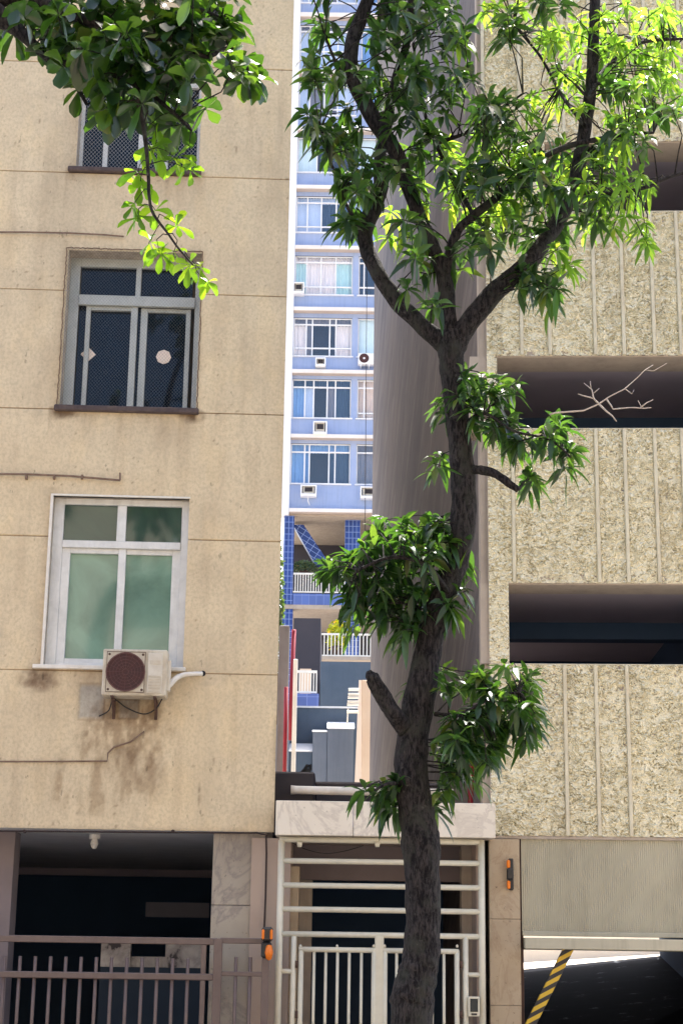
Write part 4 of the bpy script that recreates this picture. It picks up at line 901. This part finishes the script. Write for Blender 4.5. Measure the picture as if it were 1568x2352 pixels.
# ------------------------------------------------------------ SERVICE BUILDINGS IN THE GAP
TF = Frame(784, 1178, 42, 0)
SB = thing('service_building', TF.P(740, 1800, -1), 'low blue grey service building with stepped blocks and white copings in the alley', 'building')
def tbox(name, x0, y0, x1, y1, w0, w1, mat, parent=SB, F=TF, **k):
    a = F.rect(x0, y0, x1, y1, w1); return obj(name, MB().box(F, a[0], a[1], w0, w1, a[2], a[3], **k), mat, parent)
tbox('rear_wall', 735, 1520, 860, 1626, -12, -6, M['slate'])
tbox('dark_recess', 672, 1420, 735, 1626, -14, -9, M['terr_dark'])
tbox('wall', 641, 1626, 860, 1850, -2, -1, M['slate'])
tbox('coping', 641, 1622, 860, 1626, -2, -.95, M['cap'])
tbox('left_wall', 590, 1619, 664, 1790, -1, -.2, M['slate_l'])
def capbox(x0, x1, ytop, ycap, ybot, w0, w1, m1, nm):
    a = TF.rect(x0, ycap, x1, ybot, w1); zt2 = TF.px((x0+x1)/2, ytop, w0)[1]
    obj(nm, MB().box(TF, a[0], a[1], w0, w1, a[2], a[3]), m1, SB)
    # sloping white coping from the front edge up to the back
    z_ = a[3]; h_ = max(.05, zt2-z_)
    vs = [TF.p(u_, w_, zz) for (u_, w_, zz) in ((a[0]-.02, w1+.02, z_+.002), (a[1]+.02, w1+.02, z_+.002), (a[1]+.02, w0, z_+.002+h_), (a[0]-.02, w0, z_+.002+h_), (a[0]-.02, w1+.02, z_+.03), (a[1]+.02, w1+.02, z_+.03), (a[1]+.02, w0, z_+.03+h_), (a[0]-.02, w0, z_+.03+h_))]
    obj('coping', MB().add(vs, [(0,1,2,3),(4,5,6,7),(0,1,5,4),(2,3,7,6),(0,3,7,4),(1,2,6,5)]), M['cap'], SB)
capbox(751, 811, 1661, 1675, 1830, -.9, -.1, M['slate_l'], 'stepped_block')
capbox(717, 750, 1679, 1682, 1830, -.9, -.15, M['slate_l'], 'stepped_block')
capbox(640, 716, 1710, 1727, 1830, -.9, -.3, M['slate'], 'stepped_block')
tbox('tiled_panel', 680, 1593, 732, 1622, -5, -4.8, M['tile_l'])
obj('railing', railing(TF, 680, 728, 1540, 1592, 7, '', '', -4.9, th=.03), M['rail_w'], SB)
a = TF.rect(688, 1536, 714, 1592, -5.4); obj('door', MB().box(TF, a[0], a[1], -5.5, -5.4, a[2], a[3]), M['peach'], SB)
# concrete post, red pole, white pole, ladder, peach wall
PF = Frame(784, 1178, 34, 0)
a = PF.rect(637, 1436, 661, 1800, 0)
tag(obj('concrete_post', MB().box(PF, a[0], a[1], -.3, 0, .1, a[3], bev=.02), M['grey_post']), 'weathered grey concrete post close to the cream building corner', 'post')
P = [PF.P(673, 1446, -3), PF.P(669, 1560, -3), PF.P(668, 1700, -3)]
tag(obj('pole', MB().tube([PF.P(675, 1446, -3), PF.P(668, 1620, -3), PF.P(667, 1700, -3)], .05, 10), M['red'], None, True), 'red pole leaning behind the white pole, its top against the dark terrace', 'pole')
tag(obj('pole', MB().tube([PF.P(657, 1578, .2), PF.P(655, 1690, .2), PF.P(653, 1790, .2)], .042, 10), M['red'], None, True), 'long straight red pole in front of the pale blue grey wall', 'pole')
a = PF.rect(671, 1514, 681, 1790, .3)
tag(obj('pole', MB().box(PF, a[0], a[1], .24, .32, a[2], a[3], bev=.01), M['rail_w']), 'square white pole standing upright beside the red poles', 'pole')
lt = thing('wall_ladder', PF.P(810, 1640, .0), 'short ladder of white rungs beside the peach wall', 'ladder')
for i, y in enumerate((1584, 1595, 1602, 1612, 1618, 1635)):
    q0 = PF.P(800-(i*.8), y, .0); q1 = PF.P(824, y, .0); obj('rung', MB().tube([q0, q1], .03, 6), M['rail_w'], lt)
obj('rail', MB().tube([PF.P(799, 1628, 0), PF.P(797, 1662, 0)], .015, 6), M['rail_w'], lt)
pw = thing('peach_wall', PF.P(834, 1800, 0), 'tall narrow peach boundary wall in the alley next to the streaked concrete side wall', 'wall')
q = [PF.P(x, y, w_) for x, y, w_ in ((832, 1564, .0), (858, 1560, .0), (858, 1850, .0), (829, 1850, 0))]
pA = PF.rect(830, 1562, 862, 1860, 0); 
obj('wall_face', MB().box(PF, pA[0], pA[1], -.3, 0, .3, pA[3], bev=.01), M['peach'], pw)
vs = [PF.P(830, 1562, -.02), PF.P(830, 1860, -.02), PF.P(811, 1860, -8), PF.P(824, 1562, -8)]
vs2 = [v+Vector((.15, 0, 0)) for v in vs]
obj('wall_return', MB().add(vs+vs2, [(0,1,2,3),(7,6,5,4),(0,3,7,4),(1,5,6,2),(2,6,7,3),(0,4,5,1)]), M['peach'], pw)
bushy('climbing_plant', PF, 627, 1420, -3, .24, 1500, M['plant'], 'narrow strip of climbing leaves between the cream building and the blue tiled column', 'plant', .09, 9)
# black sheeting, pipe and clutter on top of the portal
KF = Frame(784, 1178, 17.9, 0)
kb = MB(); a = KF.rect(600, 1772, 722, 1925, 0); kb.box(KF, a[0], a[1], -.8, 0, a[2], a[3], bev=.02)
a2 = KF.rect(722, 1796, 900, 1850, -.3); kb.box(KF, a2[0], a2[1]+.55, -.8, -.3, a2[2], a2[3], bev=.02)
tag(obj('roof_sheeting', kb, M['tar']), 'black bitumen sheeting and box behind the top of the marble lintel', 'roof')
z = KF.px(720, 1815, .1)[1]
tag(obj('pipe', MB().tube([KF.p(KF.px(668, 1815, .1)[0], .1, z), KF.p(KF.px(668, 1815, .1)[0]+.05, .1, z), KF.p(KF.px(1040, 1822, .1)[0], .1, z-.01)], [.05, .044, .044], 14), M['white_pl'], None, True), 'horizontal white plastic pipe lying above the marble lintel', 'pipe')
mb = MB(); c = KF.P(708, 1768, -.1); mb.tube([KF.P(690, 1778, -.1), KF.P(700, 1768, -.1), KF.P(706, 1758, -.1), KF.P(712, 1757, -.1), KF.P(713, 1766, -.1), KF.P(706, 1770, -.1)], .02, 8); mb.box(KF, KF.px(701, 1780)[0], KF.px(713, 1780)[0], -.2, -.05, KF.px(705, 1785)[1], KF.px(705, 1764)[1])
tag(obj('roof_valve', mb, M['rubber']), 'small black valve with bent handle on the black sheeting', 'valve')
mb = MB().tube([KF.P(1082, 1748, .0), KF.P(1080, 1850, .0)], .03, 8)
tag(obj('pole', mb, M['red']), 'short red pipe above the marble lintel behind the lower right leaves', 'pipe')
#TREES
# ------------------------------------------------------------ TREES
def leaf_template(kind):
    if kind == 'mango': prof = [(0, .03), (.12, .35), (.35, .95), (.6, .9), (.82, .5), (1, .02)]
    else: prof = [(0, .04), (.2, .28), (.45, .62), (.7, .98), (.88, .82), (1, .12)]
    return prof
def add_leaf(mb, base, d, up, L, Wd, prof, droop):
    d = d.normalized(); side = d.cross(up)
    if side.length < .05: side = d.cross(Vector((1, 0, 0)))
    side.normalize(); n = side.cross(d).normalized()
    vs = []; twist = random.uniform(-.5, .5)
    wave = random.uniform(-.04, .04)
    for (t, wd) in prof:
        p = base+d*(L*t*(1-.18*droop*t))+Vector((0, 0, -1))*(L*droop*t*t*.8)+n*(L*wave*math.sin(t*7))
        s2 = (side*math.cos(twist*t)+n*math.sin(twist*t)); hw = Wd/2*wd
        lift = n*hw*.35
        vs += [p-s2*hw+lift, p, p+s2*hw+lift]
    k = len(prof); fs = []
    for i in range(k-1):
        fs += [(3*i, 3*i+1, 3*i+4, 3*i+3), (3*i+1, 3*i+2, 3*i+5, 3*i+4)]
    mb.add(vs, fs)
PM = leaf_template('mango'); PA = leaf_template('almond')
def whorl(mb, c, axis, n, L, Wd, prof, spread=1.0, droop=.6):
    axis = axis.normalized(); a = axis.cross(Vector((0.2, .9, .1))).normalized(); b = axis.cross(a)
    for k in range(n):
        an = 2*math.pi*(k*.382+random.uniform(-.06, .06)); el = random.uniform(-.25, .9)
        d = (a*math.cos(an)+b*math.sin(an))*spread+axis*el
        l = L*random.uniform(.6, 1.15)
        add_leaf(mb, c-axis*random.uniform(0, L*.5), d, Vector((0, 0, 1)) if random.random() < .8 else axis, l, Wd*random.uniform(.8, 1.15), prof, droop*random.uniform(.4, 1.3))
class Tree:
    def __init__(s, name, base, label, dd):
        s.root = thing(name, base, label, 'tree'); s.nodes = []; s.d = dd
    def limb(s, pts, name, n=20, wob=.06, sm=9):
        # pts: (x, y, width_px[, depth offset])
        P = [tp(p[0], p[1], s.d+(p[3] if len(p) > 3 else 0)) for p in pts]
        Rr = [p[2]/2/FP*(s.d+(p[3] if len(p) > 3 else 0))*1.03 for p in pts]
        P2, R2 = smooth(P, Rr, sm); s.nodes += [(q, r) for q, r in zip(P2, R2)]
        mb = MB().tube(P2, R2, n, wob=wob); return obj(name, mb, M['bark'], s.root, True)
# --- mango street tree
TD = 12.0
b0 = tp(948, 2352, TD)
T = Tree('mango_tree', (b0.x, b0.y, .12), 'tall mango tree with dark forking trunk growing in front of the ivory gate', TD)
trunk = [(948, 3000, 120), (947, 2700, 100), (946, 2352, 92), (947, 2290, 94), (958, 2240, 84), (966, 2200, 80), (971, 2115, 76), (969, 2014, 76), (965, 1930, 86), (955, 1860, 78), (943, 1764, 74), (950, 1680, 70), (968, 1576, 70), (986, 1476, 58), (1000, 1415, 60), (1030, 1340, 52), (1054, 1276, 50), (1064, 1176, 60), (1062, 1088, 57), (1052, 988, 54), (1041, 888, 55), (1036, 830, 60), (1034, 790, 66), (1032, 765, 60)]
T.limb(trunk, 'trunk', 32, .05, 12)
T.limb([(1040, 815, 44), (1010, 785, 42), (965, 745, 40), (912, 692, 40), (868, 628, 38), (842, 570, 36, .1), (840, 525, 38, .15), (858, 475, 44, .2), (874, 425, 38, .2), (872, 360, 30, .3), (890, 280, 26, .4), (905, 190, 22, .4), (935, 90, 18, .4), (945, -40, 14, .4)], 'branch')
T.limb([(1034, 800, 44), (1028, 720, 40, .0), (1022, 650, 38), (1003, 590, 34), (966, 505, 34), (936, 425, 36), (910, 352, 38), (862, 280, 40), (826, 212, 42), (806, 152, 38), (810, 92, 36), (838, 18, 34), (865, -60, 28)], 'branch')
T.limb([(1040, 810, 52), (1058, 768, 50), (1092, 722, 50), (1144, 663, 48), (1209, 608, 44), (1255, 548, 38, .1), (1288, 495, 38, .2), (1318, 425, 36, .2), (1333, 350, 34, .2), (1345, 275, 32, .2), (1356, 200, 30, .2), (1362, 100, 28, .2), (1368, -50, 24, .2)], 'branch')
T.limb([(1020, 640, 26), (1034, 575, 24, -.1), (1052, 528, 22, -.1), (1094, 490, 22, -.1), (1144, 450, 20, -.1), (1199, 405, 18), (1249, 360, 16), (1324, 330, 14), (1434, 310, 11), (1500, 305, 6)], 'branch', 10)
T.limb([(1330, 360, 18), (1372, 335, 14, -.1), (1440, 305, 10, -.2)], 'branch', 8)
T.limb([(1350, 230, 16), (1380, 170, 13, .3), (1430, 120, 10, .5), (1484, 95, 9, .6), (1600, 88, 6, .6)], 'branch', 8)
T.limb([(1318, 440, 14), (1400, 445, 10, -.2), (1484, 430, 9, -.3), (1540, 405, 8, -.3), (1620, 385, 6, -.3)], 'branch', 8, .2)
T.limb([(1090, 500, 12), (1000, 330, 10, .4), (960, 200, 8, .4), (950, 100, 6, .4)], 'branch', 8)
T.limb([(1344, 290, 12), (1290, 220, 9, .5), (1240, 130, 7, .6), (1180, 60, 5, .6)], 'branch', 8)
T.limb([(1000, 330, 12, .3), (1080, 300, 9, .3), (1150, 250, 7, .3), (1200, 215, 5, .3)], 'branch', 8)
T.limb([(840, 250, 12), (780, 160, 9, -.2), (745, 80, 6, -.3)], 'branch', 8)
T.limb([(842, 560, 10), (800, 480, 8, -.2), (770, 400, 6, -.2), (735, 300, 5, -.3)], 'branch', 8)
T.limb([(1075, 1080, 24), (1106, 1080, 22, -.1), (1138, 1089, 20, -.15), (1165, 1108, 18, -.2), (1190, 1126, 15, -.2)], 'branch', 10, .12)
T.limb([(1060, 980, 12), (1110, 950, 9, -.2), (1180, 990, 7, -.3), (1260, 1010, 5, -.3), (1310, 1050, 4, -.3)], 'branch', 8)
T.limb([(1040, 1380, 14), (980, 1300, 12, -.3), (900, 1280, 9, -.4), (820, 1310, 6, -.4)], 'branch', 8)
T.limb([(1000, 1640, 12), (1060, 1640, 10, -.2), (1130, 1600, 8, -.2), (1190, 1590, 5, -.2)], 'branch', 8)
T.limb([(920, 1800, 10), (890, 1800, 8, -.3), (860, 1815, 5, -.4)], 'branch', 8)
T.limb([(930, 1668, 46, -.05), (905, 1640, 40, -.12), (880, 1605, 36, -.16), (858, 1562, 30, -.2), (851, 1552, 26, -.2), (846, 1541, 12, -.2)], 'broken_stub', 16, .2, 4); T.nodes = [q for q in T.nodes if not (q[0]-tp(885, 1605, TD)).length < .33]
# dead twig
mb = MB()
def tw(pts, r0, r1):
    P = [tp(x, y, 11.6) for x, y in pts]; n = len(P); mb.tube(P, [r0+(r1-r0)*i/(n-1) for i in range(n)], 6, wob=.2)
tw([(1262, 952), (1274, 948), (1339, 943), (1374, 928), (1400, 910), (1434, 893), (1462, 868), (1480, 850), (1499, 838)], .0075, .0025)
tw([(1480, 850), (1500, 852), (1530, 834)], .004, .002)
tw([(1374, 928), (1362, 915), (1358, 895), (1340, 880)], .008, .003); tw([(1360, 905), (1375, 892)], .004, .002); tw([(1362, 915), (1335, 908), (1326, 905)], .006, .003); tw([(1356, 892), (1354, 875)], .003, .002)
tw([(1374, 928), (1392, 945), (1405, 955), (1415, 968)], .008, .004); tw([(1390, 915), (1404, 934), (1406, 940), (1450, 936), (1478, 938), (1494, 936)], .006, .003); tw([(1470, 936), (1484, 925), (1499, 918)], .005, .002); tw([(1472, 935), (1464, 920)], .004, .002); tw([(1434, 893), (1450, 905), (1455, 895)], .003, .002)
dt = obj('dead_twig', mb, M['twig'], T.root, True); dt['label'] = 'bare pale twig sticking out in front of the dark opening'
# foliage
def crown(tree, specs, prof, L, Wd, mat, name, n_leaf=(8, 13), dj=.7, spread=1.0, droop=.6, seed=1, twr=.0035, maxtw=1.2, mult=1.0):
    random.seed(seed); mb = MB(); tb = MB()
    for (x, y, rx, ry, cnt, *ex) in specs:
        sc = ex[0] if ex else 1.0; doff = ex[1] if len(ex) > 1 else 0
        for _ in range(int(cnt*mult+.5)):
            a = random.random()*2*math.pi; r = random.random()**.5
            px_, py_ = x+rx*r*math.cos(a), y+ry*r*math.sin(a)
            c = tp(px_, py_, tree.d+doff+random.gauss(0, 1)*dj*.55)
            q, rr = min(tree.nodes, key=lambda t: (t[0]-c).length + abs(t[0].z > c.z)*.1)
            ln = (c-q).length
            axis = (c-q)/max(ln, .01)+Vector((0, 0, .15))+Vector((random.uniform(-.5, .5), random.uniform(-.5, .5), random.uniform(-.5, .3)))
            if ln < maxtw:
                mid = (c+q)/2+Vector((random.uniform(-.1, .1), random.uniform(-.1, .1), random.uniform(.0, .12)))*min(1, ln*1.5)
                tb.tube([q, (q+mid)/2+Vector((0, 0, .02)), mid, c], [twr*2.0, twr*1.6, twr*1.3, twr], 5, cap=False)
            else:
                tb.tube([c-axis.normalized()*.35, c], [twr*1.2, twr], 5, cap=False)
            whorl(mb, c, axis, random.randint(*n_leaf), L*sc, Wd*sc, prof, spread, droop)
    mb.add(tb.v, tb.f, 1); return obj(name, mb, [mat, M['bark']], tree.root, True)
spec_dark = [
 (745, 62, 30, 22, 3), (712, 140, 18, 25, 3), (735, 165, 25, 25, 3), (720, 250, 22, 22, 3), (742, 300, 25, 25, 4), (770, 200, 30, 60, 4), (790, 340, 40, 60, 6),
 (800, 420, 35, 35, 5), (800, 500, 30, 35, 5), (835, 400, 35, 60, 6), (850, 150, 50, 90, 7), (880, 40, 60, 50, 7), (930, 120, 70, 90, 9), (960, 30, 60, 40, 6), (905, 250, 60, 60, 8), (980, 220, 60, 70, 8),
 (1040, 150, 50, 80, 7), (1050, 40, 50, 40, 5), (1000, 330, 80, 50, 8), (930, 400, 50, 60, 6), (1150, 60, 40, 35, 4), (1140, 200, 50, 40, 5), (1100, 270, 60, 50, 7), (1190, 270, 50, 40, 5), (1240, 330, 60, 40, 5),
 (1260, 30, 40, 40, 3), (1080, 400, 80, 60, 8), (1180, 430, 80, 60, 8), (1260, 470, 60, 60, 7), (1180, 530, 60, 50, 6), (1100, 560, 40, 40, 4), (960, 600, 50, 50, 4), (950, 520, 40, 50, 3), (990, 700, 20, 25, 2), (930, 660, 20, 20, 1),
 (1230, 640, 40, 35, 5), (1270, 680, 20, 30, 3), (1200, 640, 20, 25, 2), (1050, 620, 30, 40, 2), (1440, 300, 60, 40, 5), (1400, 380, 50, 50, 4), (1350, 500, 40, 50, 4), (1520, 250, 40, 50, 4), (1450, 200, 60, 50, 5)]
spec_low = [
 (900, 1215, 60, 30, 9), (990, 1220, 50, 30, 8), (850, 1270, 55, 30, 9), (940, 1290, 70, 45, 13), (1030, 1270, 30, 40, 6), (800, 1310, 45, 30, 6), (870, 1360, 70, 45, 12), (960, 1390, 60, 50, 10), (1050, 1360, 25, 40, 4), (900, 1430, 60, 35, 8), (820, 1400, 40, 40, 6), (770, 1290, 20, 20, 2),
 (1095, 860, 30, 30, 4), (1130, 900, 45, 35, 6), (1180, 900, 20, 20, 2), (1060, 920, 30, 40, 3), (1110, 960, 40, 40, 5), (1020, 950, 25, 25, 3), (1150, 1000, 50, 40, 6), (1230, 1010, 50, 35, 6), (1290, 1050, 30, 35, 4), (1240, 1090, 35, 20, 3), (985, 1055, 25, 12, 2), (1280, 980, 30, 12, 2),
 (1050, 1560, 35, 30, 3), (1120, 1570, 40, 35, 5), (1180, 1560, 45, 40, 6), (1210, 1620, 30, 40, 5), (1150, 1640, 60, 40, 8), (1070, 1650, 50, 45, 7), (1100, 1710, 60, 40, 8), (1040, 1720, 40, 40, 6), (1190, 1690, 30, 30, 3), (1030, 1790, 40, 40, 5), (1090, 1770, 30, 30, 4),
 (870, 1810, 30, 20, 3), (850, 1830, 30, 25, 3), (890, 1840, 25, 25, 3), (900, 1780, 20, 12, 2), (1010, 1850, 20, 20, 2), (945, 1590, 12, 12, 1)]
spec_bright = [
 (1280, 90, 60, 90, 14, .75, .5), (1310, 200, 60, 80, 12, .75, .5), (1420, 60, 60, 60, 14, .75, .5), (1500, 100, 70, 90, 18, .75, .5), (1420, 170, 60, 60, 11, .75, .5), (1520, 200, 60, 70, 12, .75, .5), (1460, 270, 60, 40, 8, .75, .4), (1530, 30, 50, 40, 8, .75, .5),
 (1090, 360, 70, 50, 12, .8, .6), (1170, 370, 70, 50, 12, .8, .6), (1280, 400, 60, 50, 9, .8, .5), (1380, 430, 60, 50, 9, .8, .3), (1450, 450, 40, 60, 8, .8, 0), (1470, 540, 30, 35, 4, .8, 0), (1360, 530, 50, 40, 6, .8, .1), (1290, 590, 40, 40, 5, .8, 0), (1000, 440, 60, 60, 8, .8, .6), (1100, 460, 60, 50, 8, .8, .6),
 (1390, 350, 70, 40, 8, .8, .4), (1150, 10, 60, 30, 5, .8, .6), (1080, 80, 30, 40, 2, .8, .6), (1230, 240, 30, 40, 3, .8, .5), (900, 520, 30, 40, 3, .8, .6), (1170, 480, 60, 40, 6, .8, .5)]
crown(T, spec_dark, PM, .215, .056, M['mango'], 'crown', (9, 14), seed=3, mult=.95)
spec_shade_above = [(750, -80, 120, 50, 12), (900, -100, 130, 60, 20, 1, .5), (1050, -100, 120, 60, 18, 1, .5), (1200, -150, 120, 60, 14, 1, .5), (800, -350, 200, 180, 45, 1.1, 1.2), (1050, -400, 200, 200, 55, 1.1, 1.4), (950, -750, 250, 200, 55, 1.1, 2.2), (1250, -500, 120, 150, 20, 1.1, 1.4), (820, -900, 200, 200, 35, 1.1, 2.8)]  # unseen leaves added above the view to shade the crown below
T.limb([(1362, 40, 24, .2), (1368, -200, 22, .5), (1300, -500, 16, 1.2), (1200, -800, 8, 1.8)], 'branch', 8)  # unseen limb added to carry the shading leaves
T.limb([(865, -40, 26, 0), (900, -250, 24, .6), (950, -550, 18, 1.4), (940, -850, 8, 2.2)], 'branch', 8)  # second unseen limb for the added shading leaves
crown(T, spec_shade_above, PM, .23, .066, M['mango'], 'unseen_shade_crown', (8, 12), seed=13)
crown(T, spec_low, PM, .195, .052, M['mango'], 'lower_foliage', (8, 13), .35, seed=5, mult=1.12)
crown(T, spec_bright, PM, .205, .052, M['mango2'], 'sun_painted_foliage', (8, 12), .9, seed=9, mult=1.05)  # leaves in the lightened material, sunlight in their colour
# --- broad leaved tree at the left, its trunk outside the picture
TD2 = 9.0
b1 = tp(-420, 2000, TD2+.4)
S = Tree('almond_tree', (b1.x, b1.y, .0), 'broad leaved tree reaching in at top left, one twig hanging over the cream wall', TD2)
S.limb([(-430, 3100, 150, .4), (-430, 2400, 130, .4), (-420, 1500, 120, .4), (-400, 700, 115, .4), (-360, 300, 105, .3), (-280, 80, 95, .2), (-150, 0, 90, .1), (-40, 20, 70), (30, 60, 40), (80, 105, 26), (130, 150, 22), (170, 190, 12), (200, 240, 8)], 'trunk', 14, .05)
S.limb([(-60, 10, 60), (60, -10, 40), (180, 40, 26, -.1), (290, 80, 20, -.1), (400, 90, 16, -.1), (470, 130, 12, -.1), (530, 110, 8), (570, 160, 6)], 'branch')
S.limb([(120, 140, 16), (220, 160, 14, -.1), (320, 200, 12, -.1), (400, 260, 9, -.1), (440, 300, 6)], 'branch')
S.limb([(290, 85, 14), (310, 180, 12, -.2), (325, 260, 11, -.25), (335, 330, 10, -.25), (341, 400, 9, -.25), (343, 450, 8, -.25), (352, 490, 7, -.25), (385, 535, 6, -.25), (410, 570, 5, -.25), (445, 610, 4, -.25)], 'branch', 8)
S.limb([(180, 40, 14), (300, -30, 12), (430, 10, 9), (510, 40, 7)], 'branch', 8)
spA = [(90, 20, 70, 30, 6), (60, 80, 30, 25, 2), (170, 60, 60, 50, 8), (150, 120, 50, 40, 6), (250, 20, 60, 30, 6), (260, 100, 60, 50, 9), (350, 50, 60, 50, 8), (340, 130, 60, 50, 8), (440, 60, 50, 50, 7), (430, 140, 50, 45, 6), (520, 60, 35, 45, 4), (545, 130, 25, 30, 3), (570, 175, 18, 15, 2), (210, 190, 50, 40, 6), (290, 210, 50, 40, 6), (370, 190, 40, 30, 4), (260, 250, 30, 25, 3), (390, 260, 22, 35, 3), (560, 195, 14, 14, 2), (500, 60, 60, 50, 4), (480, 235, 12, 12, 1), (120, 115, 10, 10, 1), (180, -30, 90, 30, 6), (400, -30, 90, 20, 5), (490, -10, 50, 20, 3)]
crown(S, spA, PA, .175, .098, M['almond'], 'crown', (5, 8), .5, 1.0, .55, seed=21, twr=.003, mult=1.2)
S.limb([(-150, -20, 60, .3), (0, -300, 50, .8), (150, -600, 30, 1.4), (350, -800, 12, 1.8)], 'branch', 8)  # unseen limb holding up the added shade canopy
crown(S, [(0, -150, 150, 80, 10, 1, .4), (200, -150, 150, 80, 14, 1, .4), (400, -180, 130, 80, 12, 1, .5), (100, -450, 220, 180, 24, 1, 1.1), (400, -450, 200, 180, 22, 1, 1.1), (300, -800, 250, 200, 22, 1, 1.8)], PA, .23, .13, M['almond'], 'unseen_shade_crown', (5, 8), .5, 1.0, .55, seed=29)  # canopy out of view, added to darken the almond leaves below
spB = [(335, 290, 14, 12, 1, .9), (350, 350, 22, 18, 2, .9), (400, 380, 26, 16, 2, .75), (330, 395, 20, 16, 1, .85), (440, 400, 18, 14, 1, .7), (310, 440, 20, 14, 1, .8), (290, 475, 14, 10, 1, .7), (355, 480, 18, 16, 1, .8), (310, 520, 20, 20, 1, .8), (345, 545, 18, 18, 1, .8), (400, 520, 20, 14, 1, .7), (365, 585, 20, 14, 1, .75), (400, 575, 18, 14, 1, .7), (430, 600, 18, 16, 1, .7), (450, 625, 20, 18, 1, .7), (470, 645, 14, 14, 1, .6)]
M['almond2'] = leafmat('almond_leaf_sun_painted', (.03, .09, .015), (.06, .20, .02), (.42, .80, .03), .6, .3)  # almond leaf lightened, sun shining through put into the colour
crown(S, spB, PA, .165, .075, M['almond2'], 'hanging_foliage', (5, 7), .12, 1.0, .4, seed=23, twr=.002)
